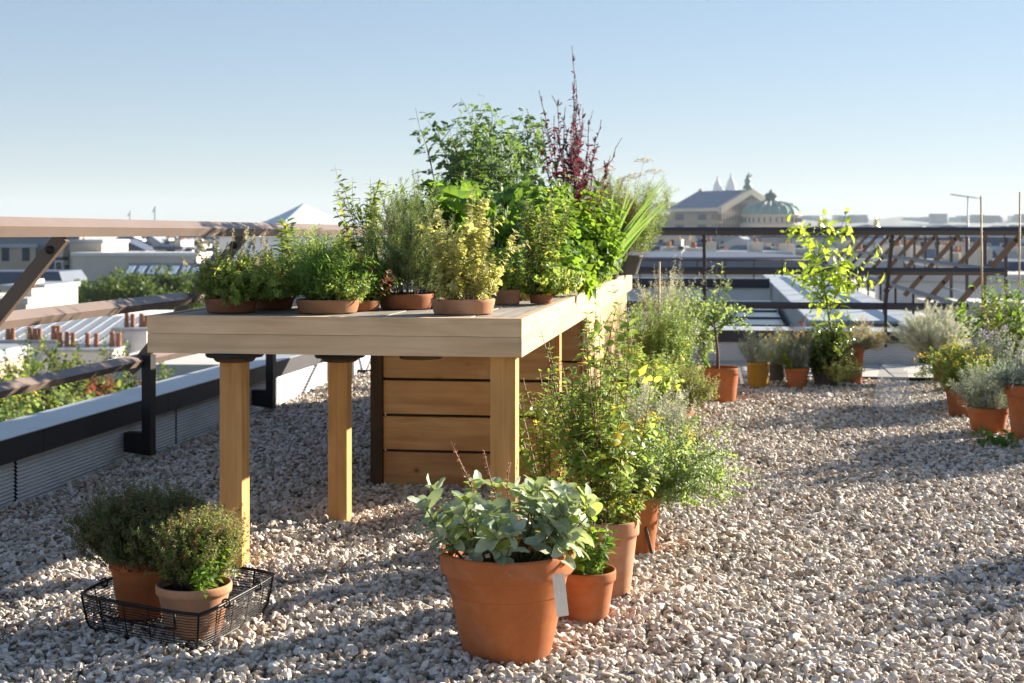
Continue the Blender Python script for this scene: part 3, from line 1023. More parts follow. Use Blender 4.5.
r_, p, z = potted('potted_savory', 'bushy green savory with pale flower spikes, leftmost shallow pot on the table', 'potted plant', tab(231, 5.37), .097, .052, 'terra_d', 1, 'bowl')
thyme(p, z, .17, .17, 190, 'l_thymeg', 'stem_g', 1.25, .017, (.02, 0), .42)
p.bush(120, .06, .23, 1.7, leaf(L=.016, W=.009, gap=.009, per=2, ang=60, t0=.2, tip=.7, tpl='ovate'), 'stem_g', .0012, (.07, -.01, z), .16, .02, key='l_mint', side=3)
P = p.bush(26, .08, .25, .6, leaf(L=.014, W=.010, gap=.014, per=2, ang=60, t0=.2, t1=.8, tip=.7), 'stem_g', .0014, (-.0, .01, z), .08, .05, key='l_thymeg')
heads(p, P, 'f_cream', .011, .010, .055, .0045, 5)
p.build(r_)

r_, p, z = potted('potted_sprig', 'single tall leafy sprig behind the leftmost savory', 'potted plant', tab(284, 5.85), .05, .09, 'greypot', 2, 'plain')
balm(p, z, .016, .33, 4, .12, 'l_mint', 'stem_g', .058, .018, side=1, hvar=.25, tip=.9, W=.32)
p.bush(16, .03, .16, .7, leaf(L=.022, W=.012, gap=.014, per=2, t0=.1), 'stem_r', .0014, (0, 0, z), .15, .05, key='l_orach' if False else 'l_mint', side=2)
p.build(r_)

r_, p, z = potted('potted_tarragon', 'narrow bright green leaves in the wide shallow pot, second from the left', 'potted plant', tab(328, 5.33), .118, .050, 'terra_m', 3, 'bowl')
p.bush(80, .08, .23, .62, leaf(L=.040, W=.0065, gap=.011, per=1, ang=42, t0=.1, tip=.6, droop=.25, tpl='needle'), 'stem_g', .0013, (0, 0, z), .12, .06, key='l_chard', side=3)
p.bush(70, .09, .14, 1.2, leaf(L=.017, W=.010, gap=.011, per=2, ang=60, t0=.2, tip=.7), 'stem_g', .0012, (.03, .01, z), .15, .03, key='l_mint', side=2)
p.build(r_)

r_, p, z = potted('potted_mint', 'tall reddish stemmed mint in a dark pot left of the rosemary', 'potted plant', tab(366, 5.78), .062, .085, 'greypot', 4, 'plain')
balm(p, z, .03, .54, 13, .26, 'l_mint', 'stem_r', .044, .024, lean=(-.12, 0), side=3, hvar=.45, tip=.55, W=.48)
p.bush(100, .06, .20, .95, leaf(L=.019, W=.014, gap=.012, per=2, t0=.1, tip=.8), 'stem_g', .0013, (-.03, -.04, z), .15, .03, key='l_thymeg', side=3)
p.build(r_)

r_, p, z = potted('potted_rosemary', 'upright needle leaved rosemary in a shallow terracotta pot', 'potted plant', tab(406, 5.62), .108, .058, 'terra_d', 5, 'bowl')
rosemary(p, z, .08, .46, 36, .30)
p.bush(10, .08, .44, .12, leaf(L=.028, W=.0045, gap=.006, per=3, ang=50, t0=.1, tip=.5, jit=.25, tpl='needle', droop=.05), 'stem_w', .002, (0, 0, z), .05, .05, key='l_rose', hvar=.25)
p.build(r_)

r_, p, z = potted('potted_marjoram', 'pale yellow leaved marjoram in the saucer pot at the front corner of the table', 'potted plant', tab(463, 5.26), .118, .055, 'terra_b', 6, 'bowl')
P = p.bush(22, .08, .39, .36, leaf(L=.026, W=.022, gap=.017, per=2, ang=66, t0=.12, tip=.8, droop=.2, jit=.4), 'stem_p', .0022, (.01, 0, z), .09, .05, key='l_majo', side=4, sidelen=.35, hvar=.45)
p.bush(26, .09, .16, .8, leaf(L=.019, W=.014, gap=.010, per=2, t0=.1, tip=.8), 'stem_p', .0015, (0, 0, z), .15, .03, key='l_majo', side=2)
heads(p, P[:16], 'f_cream', .008, .008, .03, .004, 4)
p.build(r_)

r_, p, z = potted('potted_oregano', 'small mossy pot of oregano between the saucer pot and the trailing balm', 'potted plant', tab(507, 5.95), .058, .062, 'terra_m', 7, 'plain', .9)
p.bush(50, .04, .20, .7, leaf(L=.018, W=.012, gap=.012, per=2, t0=.1, tip=.7), 'stem_g', .0013, (0, 0, z), .14, .04, key='l_mint', side=3)
p.build(r_)
r_, p, z = potted('potted_parsley', 'small clean terracotta pot of green herbs behind the mossy pot', 'potted plant', tab(524, 6.35), .056, .075, 'terra', 8, 'plain', .8)
p.bush(44, .04, .24, .6, leaf(L=.026, W=.02, gap=.022, per=2, t0=.3, tip=.9, tpl='trifol'), 'stem_g', .0014, (0, 0, z), .12, .04, key='l_basil', side=2)
p.build(r_)

r_, p, z = potted('potted_balm', 'bushy yellow green balm spilling over the right edge of the table', 'potted plant', tab(541, 6.02), .05, .04, 'terra_d', 9, 'bowl')
P = balm(p, z, .035, .50, 18, .28, 'l_mint', 'stem_r', .028, .017, side=4, hvar=.4, tip=.6, W=.68)
p.bush(30, .03, .20, 1.3, leaf(L=.024, W=.017, gap=.015, per=2, t0=.1, tip=.8), 'stem_r', .0014, (.03, -.02, z), .12, -.09, key='l_mint', side=3)
p.bush(6, .02, .33, .16, leaf(L=.013, W=.005, gap=.006, per=3, t0=.2, tip=.6, tpl='needle'), 'stem_p', .0018, (-.03, -.02, z), .06, .05, key='l_lav')
p.build(r_)

r_, p, z = potted('potted_thyme', 'low spreading thyme wedged between the savory and the tarragon', 'potted plant', tab(272, 5.62), .085, .04, 'terra_d', 12, 'bowl')
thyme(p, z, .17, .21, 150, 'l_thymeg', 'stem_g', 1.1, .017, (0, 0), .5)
p.build(r_)
r_, p, z = potted('potted_oregano', 'low dark green mat of oregano between the tarragon and the rosemary', 'potted plant', tab(358, 5.48), .085, .04, 'terra_d', 13, 'bowl')
p.bush(110, .08, .17, .9, leaf(L=.019, W=.014, gap=.012, per=2, t0=.1, tip=.8), 'stem_r', .0013, (0, 0, z), .15, .03, key='l_basil', side=3)
p.bush(30, .08, .19, .9, leaf(L=.017, W=.012, gap=.014, per=2, t0=.3, tip=.8), 'stem_r', .0013, (0, 0, z), .15, .03, key='l_rust', side=1)
p.build(r_)
r_, p, z = potted('potted_hyssop', 'loose green hyssop squeezed between the rosemary and the pale marjoram', 'potted plant', tab(437, 5.75), .07, .05, 'terra_d', 14, 'bowl')
p.bush(40, .06, .30, .45, leaf(L=.026, W=.011, gap=.013, per=2, ang=50, t0=.1, tip=.7), 'stem_g', .0016, (0, 0, z), .10, .04, key='l_mint', side=3, hvar=.5)
p.build(r_)
r_, p, z = potted('potted_lavender', 'grey green lavender filling in behind the tarragon, left of the tall mint', 'potted plant', tab(322, 6.0), .08, .07, 'terra_d', 15, 'plain')
p.bush(60, .06, .27, .5, leaf(L=.034, W=.006, gap=.010, per=2, ang=42, t0=.1, tip=.7, tpl='needle'), 'stem_p', .0014, (0, 0, z), .10, .03, key='l_olive', side=3, hvar=.5)
p.build(r_)

r_, p, z = potted('potted_horseradish', 'very broad arching green leaves behind the pale marjoram', 'potted plant', tab(492, 6.9), .10, .15, 'greypot', 10, 'plain')
for k in range(24):
    a, t = k * 2.4, p.g.uniform(.25, .9)
    d = np.array((math.cos(a) * t, math.sin(a) * t, 1.0))
    Q = p.path((math.cos(a) * .03, math.sin(a) * .03, z), d, p.g.uniform(.16, .34), 5, .06, -.02)
    p.stem(Q, .005, .003, 'stem_g', 5)
    p.leaves('l_chard', 'ruffle', Q[-1:], unit(Q[-1:] - Q[-2:-1]) + np.array(((math.cos(a) * .5, math.sin(a) * .5, .0),)), np.array(((-math.cos(a), -math.sin(a), 1.2),)), p.g.uniform(.20, .30), p.g.uniform(.09, .125), .32, .28)
p.build(r_)

def lovage(px, d, seed, h, n, key='l_lime', label='', L_=.075, spread=.40):
    r_, p, z = potted('potted_lovage', label, 'potted plant', tab(px, d), .085, .035, 'terra_d', seed, 'bowl')
    p.bush(n, .07, h, spread, leaf(L=L_, W=L_ * .8, gap=.050, per=2, ang=55, t0=.25, tip=.75, tpl='trifol', droop=.25, jit=.35), 'stem_g', .0028, (0, 0, z), .10, .06, key=key, side=3, sidelen=.38, hvar=.4)
    p.bush(n * 2, .08, h * .55, spread * 2.6, leaf(L=L_, W=L_ * .8, gap=.040, per=2, ang=55, t0=.15, tip=.8, tpl='trifol', droop=.35, jit=.4), 'stem_g', .0024, (0, 0, z), .12, -.03, key=key, side=3, sidelen=.4, hvar=.5)
    p.build(r_)
lovage(540, 6.8, 21, .42, 24, label='lime green lovage nearest the camera on the right side of the table')
lovage(572, 7.7, 22, .56, 24, label='lime green lovage in the middle of the right table edge')
lovage(590, 8.7, 23, .56, 22, label='lime green lovage farthest along the table under the long blades')
lovage(528, 7.4, 24, .62, 20, 'l_chard', label='tall mid green leafy celery behind the broad arching leaves', L_=.07, spread=.3)

r_, p, z = potted('potted_tomato', 'tall tomato plant rising at the middle of the table against the sky', 'potted plant', tab(474, 7.9), .12, .16, 'greypot', 31, 'plain')
P = p.bush(17, .06, .90, .32, leaf(L=.105, W=.08, gap=.036, per=1, ang=66, t0=.2, tip=.6, tpl='pinnate', droop=.35, jit=.35), 'stem_g', .005, (0, 0, z), .09, .04, key='l_tom', side=5, sidelen=.32, hvar=.32, segs=9, sides=5)
p.build(r_)
r_, p, z = potted('potted_tomato', 'second tomato plant close behind the first, nearer the red orach', 'potted plant', tab(512, 8.5), .12, .16, 'greypot', 32, 'plain')
p.bush(13, .06, .94, .22, leaf(L=.11, W=.085, gap=.042, per=1, ang=66, t0=.2, tip=.6, tpl='pinnate', droop=.35, jit=.35), 'stem_g', .005, (0, 0, z), .09, .04, key='l_tom', side=5, sidelen=.30, hvar=.32, segs=9, sides=5)
p.build(r_)

r_, p, z = potted('potted_orach', 'tall dark red orach with plum seed spires, tallest plant on the table', 'potted plant', tab(573, 8.5), .11, .15, 'greypot', 33, 'plain')
for px, py, w in ((573, 46, 1), (553, 92, .8), (538, 88, .7), (592, 112, .8), (602, 122, .6), (622, 138, .6), (581, 100, .8), (563, 110, .8), (545, 125, .7), (612, 175, .5), (577, 85, .7), (588, 150, .5)):
    q = at(px, 8.5 + p.g.uniform(-.25, .25), hgt(py, 8.5)) - tab(573, 8.5)
    b0 = np.array((p.g.uniform(-.05, .05), p.g.uniform(-.05, .05), z))
    q = np.array(q)
    t = np.linspace(0, 1, 14)[:, None]
    ctrl = np.array((q[0] * .35, q[1] * .35, q[2] * .55))
    Q = (1 - t) ** 2 * b0 + 2 * t * (1 - t) * ctrl + t * t * q + p.g.normal(0, .006, (14, 3))
    p.stem(Q, .0042 * w, .0009, 'stem_m', 5)
    p.along(Q, 'l_orach', 'ovate', .064, .034, .024, 1, 62, .25, .80, .45, .3, .2, .4)
    p.along(Q, 'l_orach', 'ovate', .05, .028, .05, 1, 70, .72, .9, .7, .3, .2, .4)
    p.along(Q, 'l_seed', 'needle', .012, .0075, .0036, 3, 55, .62, 1.0, .5, 0, .2, .5)
    for k in range(18):
        i0 = int(p.g.integers(5, 13))
        dd = unit(Q[i0] - Q[i0 - 1]) + p.g.normal(0, .34, 3)
        S_ = p.path(Q[i0], dd, (.16 - .0095 * i0) * w * p.g.uniform(.5, 1.3), 5, .08, .22)
        p.stem(S_, .0014, .0008, 'stem_m', 3)
        p.along(S_, 'l_seed', 'needle', .012, .008, .0042, 3, 50, .15, 1, .5, 0, .2, .5)
for k in range(22):
    Q = p.path((p.g.uniform(-.07, .07), p.g.uniform(-.07, .07), z), (p.g.normal(.0, .16), p.g.normal(0, .16), 1), p.g.uniform(.6, .98), 9, .05, .03)
    p.stem(Q, .004, .0012, 'stem_m', 4)
    p.along(Q, 'l_orach', 'ovate', .066, .036, .024, 1, 62, .4, .95, .5, .3, .2, .45)
    p.along(Q, 'l_seed', 'needle', .012, .010, .005, 3, 50, .72, 1.0, .5, 0, .2, .5)
p.build(r_, {'l_seed': 'seed_head'})

r_, p, z = potted('potted_iris', 'fan of long green sword blades at the far end of the table', 'potted plant', tab(608, 9.2), .09, .12, 'greypot', 34, 'plain')
n = 20
a = p.g.uniform(-.55, .75, n)
ax = np.stack([np.sin(a), p.g.normal(0, .25, n), np.cos(a)], 1)
p.leaves('l_blade', 'blade', np.stack([p.g.uniform(-.05, .05, n), p.g.uniform(-.05, .05, n), np.full(n, z)], 1), ax, np.stack([-np.sign(a) * .6, np.full(n, -1.0), np.full(n, .4)], 1), p.g.uniform(.34, .72, n), .026, .10, .3)
p.build(r_, {'l_blade': 'blade'})

r_, p, z = potted('potted_fennel', 'wispy straw and rust coloured fennel with flat umbels at the far table corner', 'potted plant', tab(626, 10.2), .12, .14, 'greypot', 35, 'plain')
P = p.bush(80, .15, .66, .36, leaf(L=.05, W=.004, gap=.011, per=2, ang=45, t0=.1, tip=.7, tpl='needle', droop=.2), 'stem_p', .0016, (0, 0, z), .09, .05, key='l_olive', side=4, hvar=.45)
p.bush(34, .12, .62, .30, leaf(L=.024, W=.009, gap=.012, per=2, ang=50, t0=.4, tip=.8), 'stem_r', .0014, (-.08, 0, z), .09, .05, key='l_rust', side=3, hvar=.35)
for px, py in ((644, 163), (655, 174), (628, 181), (636, 178), (606, 172)):
    q = np.array(at(px, 10.2, hgt(py, 10.2)) - tab(626, 10.2))
    t = np.linspace(0, 1, 8)[:, None]
    Q = np.array((p.g.uniform(-.05, .05), 0, z)) * (1 - t) + q * t + np.array((0, 0, .06)) * np.sin(t * PI)
    p.stem(Q, .0022, .0014, 'stem_p', 4)
    for k in range(13):
        aa = k * 2.4
        e = q + np.array((math.cos(aa) * .011 * math.sqrt(k) * 1.9, math.sin(aa) * .011 * math.sqrt(k) * 1.9, .035 - .002 * k))
        p.stem(np.array([q, e]), .0007, .0006, 'stem_p', 3)
        p.blob('f_white', 'needle', e, (.012, .012, .004), 16, .008, .008)
p.build(r_, {'f_white': 'umbel'})

r_, p, z = potted('potted_hyssop', 'dense mid green bush filling the gap behind the rosemary', 'potted plant', tab(436, 6.9), .11, .14, 'greypot', 36, 'plain')
p.bush(80, .09, .46, .42, leaf(L=.032, W=.013, gap=.015, per=2, ang=55, t0=.15, tip=.6), 'stem_g', .002, (0, 0, z), .10, .05, key='l_basil', side=3, hvar=.4)
p.build(r_)

# ------------------------------------------------------------------ pots on the gravel beside the table
SG = at(507, 4.01, .0)
r_, p, z = potted('potted_sage', 'large terracotta pot of grey green sage in the front, metal label on its rim', 'potted plant', SG, .188, .315, 'terra', 41, 'rim', .64)
for k in range(38):
    a, q = p.g.uniform(0, 6.283), math.sqrt(p.g.random())
    st = np.array((math.cos(a) * q * .12, math.sin(a) * q * .12, z))
    d = np.array((math.cos(a) * q * 1.0 + .10, math.sin(a) * q * .95 - .10, 1.0))
    Q = p.path(st, d, p.g.uniform(.12, .24), 7, .10, .04)
    p.stem(Q, .0032, .0018, 'stem_w' if k % 3 else 'stem_g', 5)
    p.along(Q, 'l_sage', 'broad', .064, .036, .030, 2, 68, .45, .96, .8, .30, .30, .35)
    dd = unit(Q[-1] - Q[-2])
    m_ = 5
    ph = p.g.uniform(0, 6.28) + np.arange(m_) * 2 * PI / m_
    p.leaves('l_sage', 'broad', np.repeat(Q[-1:], m_, 0), np.stack([np.cos(ph), np.sin(ph), p.g.uniform(.3, 1.1, m_)], 1) + dd * .6, np.tile(dd, (m_, 1)) + p.g.normal(0, .2, (m_, 3)), p.g.uniform(.042, .068, m_), p.g.uniform(.026, .038, m_), .28, .3)
for k in range(5):
    a = -.1 + k * .3
    Q = p.path((math.cos(a) * .11, math.sin(a) * .11, z), (math.cos(a) * 1.2, math.sin(a) * 1.1, 1.0), p.g.uniform(.10, .14), 6, .08, -.05)
    p.stem(Q, .0028, .0016, 'stem_g', 4)
    p.along(Q, 'l_sage', 'broad', .058, .030, .026, 2, 62, .3, 1.0, .85, .45, .3, .4)
for k in range(3):
    Q = p.path((-.03 + .03 * k, .05, z), (-.35 + .08 * k, .1, 1), .36 - .04 * k, 8, .07, .02)
    p.stem(Q, .002, .0014, 'stem_r', 4)
    p.along(Q, 'l_rust', 'needle', .014, .011, .012, 3, 50, .5, 1, .7, 0, .2, .3)
p.build(r_, {'l_rust': 'seed_head'})

tg = thing('plant_label', 'grey metal plant label hanging over the rim of the big sage pot', 'label', at(560, 3.86, .23), R(12))
m = MB()
m.box(-.0165, .0165, -.0008, .0008, -.072, .05, None, 0, .0006)
m.build('plate', M['tagmetal'], tg, (0, 0, 0), (R(9), R(-7), 0))
m = MB()
g_ = random.Random(5)
for row in range(2):
    x = -.004 + row * .004
    pts = []
    for k in range(15):
        pts.append((x + g_.uniform(-.003, .003), -.0014, (.022 if row == 0 else .004) - k * (.0034 if row == 0 else .0026)))
    m.tube(pts, .0006, 4)
m.build('handwriting', M['chalk'], tg, (0, 0, 0), (R(9), R(-7), 0))

r_, p, z = potted('potted_mint', 'small terracotta pot of mint tucked against the right of the big sage pot', 'potted plant', at(586, 4.36), .092, .175, 'terra', 42, 'rim', .70)
balm(p, z, .05, .20, 15, .45, 'l_basil', 'stem_g', .030, .020, side=2, hvar=.5, tip=.7)
p.bush(8, .04, .19, .6, leaf(L=.034, W=.022, gap=.022, per=2, t0=.2, tip=.8), 'stem_g', .0016, (.02, -.02, z), .10, .04, key='l_lime', side=1)
p.build(r_)

r_, p, z = potted('potted_balm', 'tall weathered terracotta pot of lemon balm on dark red stems', 'potted plant', at(607, 4.68), .106, .265, 'terra_b', 43, 'rim', .70)
balm(p, z, .07, .80, 22, .34, 'l_mint', 'stem_r', .046, .034, lean=(-.06, 0), side=4, hvar=.45, tip=.35, W=.66, sr=.0030)
balm(p, z, .07, .30, 14, .8, 'l_mint', 'stem_r', .030, .020, side=2, hvar=.4, tip=.7)
p.build(r_)

r_, p, z = potted('potted_balm', 'second tall lemon balm standing close under the side of the table', 'potted plant', at(551, 5.55), .10, .22, 'terra_d', 44, 'rim', .70)
balm(p, z, .06, .62, 13, .26, 'l_mint', 'stem_r', .042, .030, lean=(-.05, 0), side=3, hvar=.4, tip=.4, W=.66, sr=.0028)
p.build(r_)

for px_, d_, h_, s_, k_, lab_ in ((585, 6.3, .38, 95, 'l_mint', 'leafy mint in the shade gap beside the open bay of the table'), (612, 7.2, .38, 96, 'l_olive', 'soft green bush against the lit side panel of the table'), (640, 8.2, .46, 97, 'l_mint', 'bright leafy bush near the far end of the side panel')):
    r_, p, z = potted('potted_mint', lab_, 'potted plant', at(px_, d_), .10, .18, 'terra_d', s_, 'rim', .7)
    p.bush(50, .08, h_, .5, leaf(L=.034, W=.019, gap=.022, per=2, ang=58, t0=.1, tip=.6), 'stem_g', .0018, (0, 0, z), .10, .04, (0, 0), k_, 3, .35, .5)
    p.build(r_)
r_, p, z = potted('potted_oregano', 'clean terracotta pot of sprawling oregano with a dark stake beside it', 'potted plant', at(633, 5.4), .112, .235, 'terra', 45, 'rim', .72)
p.bush(60, .08, .34, .85, leaf(L=.017, W=.012, gap=.015, per=2, ang=60, t0=.15, tip=.6), 'stem_g', .0015, (0, 0, z), .12, .02, (.18, .0), 'l_olive', 4, .35, .45)
p.bush(80, .08, .44, .9, leaf(L=.016, W=.011, gap=.014, per=2, ang=60, t0=.2, tip=.6), 'stem_g', .0013, (.03, 0, z), .12, -.06, (.85, -.15), 'l_olive', 4, .35, .45)
P = p.bush(26, .08, .34, .7, leaf(L=.015, W=.010, gap=.018, per=2, ang=60, t0=.2, tip=.6), 'stem_g', .0013, (.04, 0, z), .12, .0, (.55, .1), 'l_mint', 2, .35, .45)
for Q in P:
    p.blob('f_yel', 'needle', Q[-1], (.016, .016, .012), 12, .011, .010)
p.build(r_)

r_, p, z = potted('potted_artemisia', 'frothy silver green artemisia between the oregano and the thyme mound', 'potted plant', at(650, 6.7), .12, .20, 'terra_d', 46, 'rim', .72)
p.bush(80, .09, .36, .75, leaf(L=.019, W=.009, gap=.011, per=2, ang=60, t0=.15, tip=.7, tpl='trifol'), 'stem_p', .0014, (0, 0, z), .12, .03, (.1, 0), 'l_silver', 4, .38, .4)
p.bush(30, .09, .34, .8, leaf(L=.016, W=.010, gap=.013, per=2, ang=60, t0=.15, tip=.7), 'stem_g', .0014, (.06, 0, z), .12, .0, (.4, 0), 'l_olive', 4, .38, .4)
p.build(r_)

r_, p, z = potted('potted_thyme', 'rounded olive green thyme mound right of the far table leg', 'potted plant', at(672, 8.5), .13, .18, 'terra_b', 47, 'rim', .72)
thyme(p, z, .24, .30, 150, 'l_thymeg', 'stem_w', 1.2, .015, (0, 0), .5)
p.build(r_)

r_, p, z = potted('potted_savory', 'bleached pot of yellow green leaves in front of the small citrus tree', 'potted plant', at(683, 9.35), .085, .20, 'terra_b', 48, 'plain', .8)
p.bush(34, .06, .26, .55, leaf(L=.034, W=.026, gap=.026, per=2, ang=62, t0=.15, tip=.8), 'stem_g', .0018, (0, 0, z), .12, .04, key='l_lime', side=3, hvar=.4)
p.build(r_)

r_, p, z = potted('potted_hyssop', 'tall upright yellow green bush beside the far end of the table', 'potted plant', at(656, 9.3), .15, .20, 'terra_d', 49, 'rim', .72)
p.bush(90, .12, .74, .34, leaf(L=.030, W=.010, gap=.017, per=2, ang=48, t0=.1, tip=.6), 'stem_g', .0018, (0, 0, z), .08, .05, key='l_olive', side=4, sidelen=.3, hvar=.5)
p.bush(50, .12, .55, .42, leaf(L=.030, W=.012, gap=.017, per=2, ang=48, t0=.1, tip=.6), 'stem_g', .0018, (0, 0, z), .08, .05, key='l_mint', side=3, sidelen=.3, hvar=.5)
m = MB()
m.tube([(.02, -.05, .1), (.025, -.06, 1.02)], .006, 8)
m.build('cane', M['bamboo'], r_)
p.build(r_)

r_, p, z = potted('potted_artemisia', 'pale silver feathery plant leaning out by the far table corner', 'potted plant', at(668, 10.3), .12, .22, 'terra_d', 50, 'rim', .72)
p.bush(60, .10, .85, .36, leaf(L=.022, W=.011, gap=.018, per=2, ang=60, t0=.3, tip=.7, tpl='trifol'), 'stem_p', .0014, (0, 0, z), .10, .04, (.0, 0), 'l_silver', 4, .3, .45)
p.bush(40, .09, .70, .45, leaf(L=.026, W=.018, gap=.022, per=2, ang=60, t0=.3, tip=.7), 'stem_p', .0014, (.1, 0, z), .10, .04, (.2, 0), 'l_olive', 3, .3, .45)
p.build(r_)

r_, p, z = potted('potted_citrus_tree', 'little citrus tree with a bare trunk in the wide terracotta pot', 'potted tree', at(718, 10.17), .158, .25, 'terra', 51, 'rim', .78)
T_ = tree_small(p, z, .40, .9, 17, 'l_olive', .042, .024, .014, blen=.26, gap=.017, t0=.62, up=.02, lean=(-.02, 0))
Q = p.path(T_[-1], (.22, 0, 1), .40, 8, .06, .03)
p.stem(Q, .004, .002, 'stem_g', 4)
p.along(Q, 'l_citrus', 'ovate', .052, .030, .030, 1, 62, .1, 1, .75, .3, .25, .35)
for s_ in (-1, 1):
    Q = p.path(T_[-2], (.75 * s_, 0, .5), .34, 7, .12, -.16)
    p.stem(Q, .003, .0015, 'stem_g', 4)
    p.along(Q, 'l_olive', 'ovate', .044, .024, .018, 1, 62, .1, 1, .75, .3, .25, .35)
p.build(r_)
tg = thing('plant_label', 'white strip label hanging at the right of the citrus tree pot', 'label', at(740.5, 10.05, .20), R(20))
m = MB()
m.box(-.011, .011, -.001, .001, -.06, .06, None, 0, .0008)
m.build('plate', M['whitetag'], tg, (0, 0, 0), (0, R(-12), 0))

# ------------------------------------------------------------------ the far row
r_, p, z = potted('potted_lavender', 'ochre yellow pot of grey lavender, leftmost of the far row', 'potted plant', at(758, 11.15), .090, .195, 'yellowpot', 61, 'plain', .86)
p.bush(60, .06, .30, .6, leaf(L=.028, W=.0045, gap=.010, per=2, ang=42, t0=.1, tip=.7, tpl='needle'), 'stem_p', .0016, (0, 0, z), .10, .04, key='l_lav', side=3, hvar=.4)
p.build(r_)
r_, p, z = potted('potted_curry_plant', 'small dark pot of grey green and yellow stems between the ochre and orange pots', 'potted plant', at(777, 11.45), .065, .15, 'greypot', 62, 'plain', .86)
P = p.bush(44, .05, .36, .45, leaf(L=.022, W=.006, gap=.010, per=2, ang=48, t0=.1, tip=.7, tpl='needle'), 'stem_p', .0015, (0, 0, z), .10, .04, key='l_lav', side=3, hvar=.4)
for Q in P[:16]:
    p.blob('f_yel', 'needle', Q[-1], (.02, .02, .012), 10, .013, .012)
p.build(r_)
r_, p, z = potted('potted_curry_plant', 'bright orange terracotta pot with a yellow flowered grey bush', 'potted plant', at(797, 11.03), .095, .165, 'terra', 63, 'rim', .74)
P = p.bush(60, .06, .34, .55, leaf(L=.026, W=.007, gap=.010, per=2, ang=48, t0=.1, tip=.7, tpl='needle'), 'stem_p', .0015, (0, 0, z), .10, .04, key='l_lav', side=3, hvar=.4)
for Q in P[:20]:
    p.blob('f_yel', 'needle', Q[-1], (.02, .02, .014), 9, .014, .012)
p.bush(24, .05, .26, .5, leaf(L=.03, W=.014, gap=.014, per=2, t0=.1, tip=.7), 'stem_g', .0015, (-.03, -.03, z), .10, .04, key='l_mint', side=2)
p.bush(4, .03, .5, .2, leaf(L=.02, W=.012, gap=.014, per=2, t0=.55, tip=.8), 'stem_r', .0016, (-.01, 0, z), .08, .04, key='l_rust', side=2)
p.build(r_)
r_, p, z = potted('potted_myrtle', 'dense dark leafy shrub hiding its pot in front of the lime citrus', 'potted plant', at(826, 11.15), .10, .12, 'greypot', 64, 'plain', .86)
p.bush(90, .08, .50, .42, leaf(L=.034, W=.018, gap=.018, per=2, ang=58, t0=.05, tip=.7), 'stem_w', .0022, (0, 0, z * .6), .10, .04, key='l_dark', side=4, sidelen=.35, hvar=.55)
p.bush(50, .07, .26, 1.0, leaf(L=.020, W=.012, gap=.014, per=2, ang=58, t0=.1, tip=.8), 'stem_g', .0015, (.08, -.08, z * .5), .12, .0, key='l_majo', side=3, hvar=.4)
p.build(r_)
r_, p, z = potted('potted_citrus_tree', 'young citrus with glowing lime green leaves in front of the dark railing', 'potted tree', at(834, 11.55), .12, .25, 'terra_d', 65, 'plain', .80)
T_ = tree_small(p, z, .84, .62, 14, 'l_citrus', .108, .050, .013, blen=.40, gap=.040, t0=.22, up=.07, stem='stem_g')
p.along(T_, 'l_citrus', 'ovate', .10, .048, .035, 1, 55, .5, 1.0, .8, .3, .25, .35)
for s_, e_, k_ in ((1, -.08, .9), (-1, -.05, .6), (1, .25, .7), (1, -.2, .75), (-1, .3, .7)):
    Q = p.path(T_[6], (s_, 0, .45), .42 * k_ / .7, 7, .10, -.04 + e_ * .1)
    p.stem(Q, .004, .002, 'stem_g', 4)
    p.along(Q, 'l_citrus', 'ovate', .095, .046, .032, 1, 58, .1, 1, .85, .3, .25, .35)
p.build(r_)
r_, p, z = potted('potted_santolina', 'tall narrow terracotta pot with pale dry santolina hanging to the right', 'potted plant', at(853, 11.45), .092, .305, 'terra', 66, 'rim', .74)
P = p.bush(60, .06, .30, .7, leaf(L=.020, W=.004, gap=.008, per=3, ang=45, t0=.1, tip=.8, tpl='needle'), 'stem_p', .0015, (.03, 0, z), .12, -.03, (.75, 0), 'l_straw', 3, .35, .4)
p.bush(40, .06, .26, .6, leaf(L=.020, W=.004, gap=.008, per=3, ang=45, t0=.1, tip=.8, tpl='needle'), 'stem_p', .0015, (.03, 0, z), .12, -.06, (.9, -.1), 'l_silver', 3, .35, .4)
for Q in P[:14]:
    p.blob('f_yel', 'needle', Q[-1], (.018, .018, .012), 8, .013, .012)
p.build(r_)
r_, p, z = potted('potted_santolina', 'wide round silver bush in a terracotta pot before the slanted struts', 'potted plant', at(944, 11.6), .105, .20, 'terra', 67, 'rim', .74)
p.bush(190, .07, .50, 1.0, leaf(L=.020, W=.004, gap=.008, per=3, ang=45, t0=.2, tip=.8, tpl='needle'), 'stem_p', .0014, (-.04, 0, z), .10, .02, (-.25, 0), 'l_silver', 3, .30, .3)
p.build(r_)
r_, p, z = potted('potted_thyme', 'small dark green mound right in front of the silver bush', 'potted plant', at(963, 11.0), .09, .22, 'terra', 68, 'plain', .84)
thyme(p, z, .17, .20, 110, 'l_thymeg', 'stem_g', 1.1, .018, (0, 0), .5)
p.build(r_)
r_, p, z = potted('potted_marigold', 'yellow flowered plant tumbling over its pot at the left of the right hand group', 'potted plant', at(962, 9.35), .11, .20, 'terra_d', 69, 'rim', .74)
P = p.bush(70, .08, .36, .75, leaf(L=.028, W=.011, gap=.014, per=2, ang=55, t0=.1, tip=.7), 'stem_g', .0017, (0, 0, z), .12, .01, (-.1, 0), 'l_mint', 3, .35, .5)
p.bush(50, .08, .26, 1.1, leaf(L=.022, W=.009, gap=.012, per=2, ang=55, t0=.1, tip=.7), 'stem_g', .0017, (0, 0, z), .12, -.10, (.0, -.3), 'l_thymeg', 3, .35, .4)
for Q in P[:46]:
    p.blob('f_yel', 'ovate', Q[-1], (.018, .018, .012), 8, .014, .011)
p.build(r_)
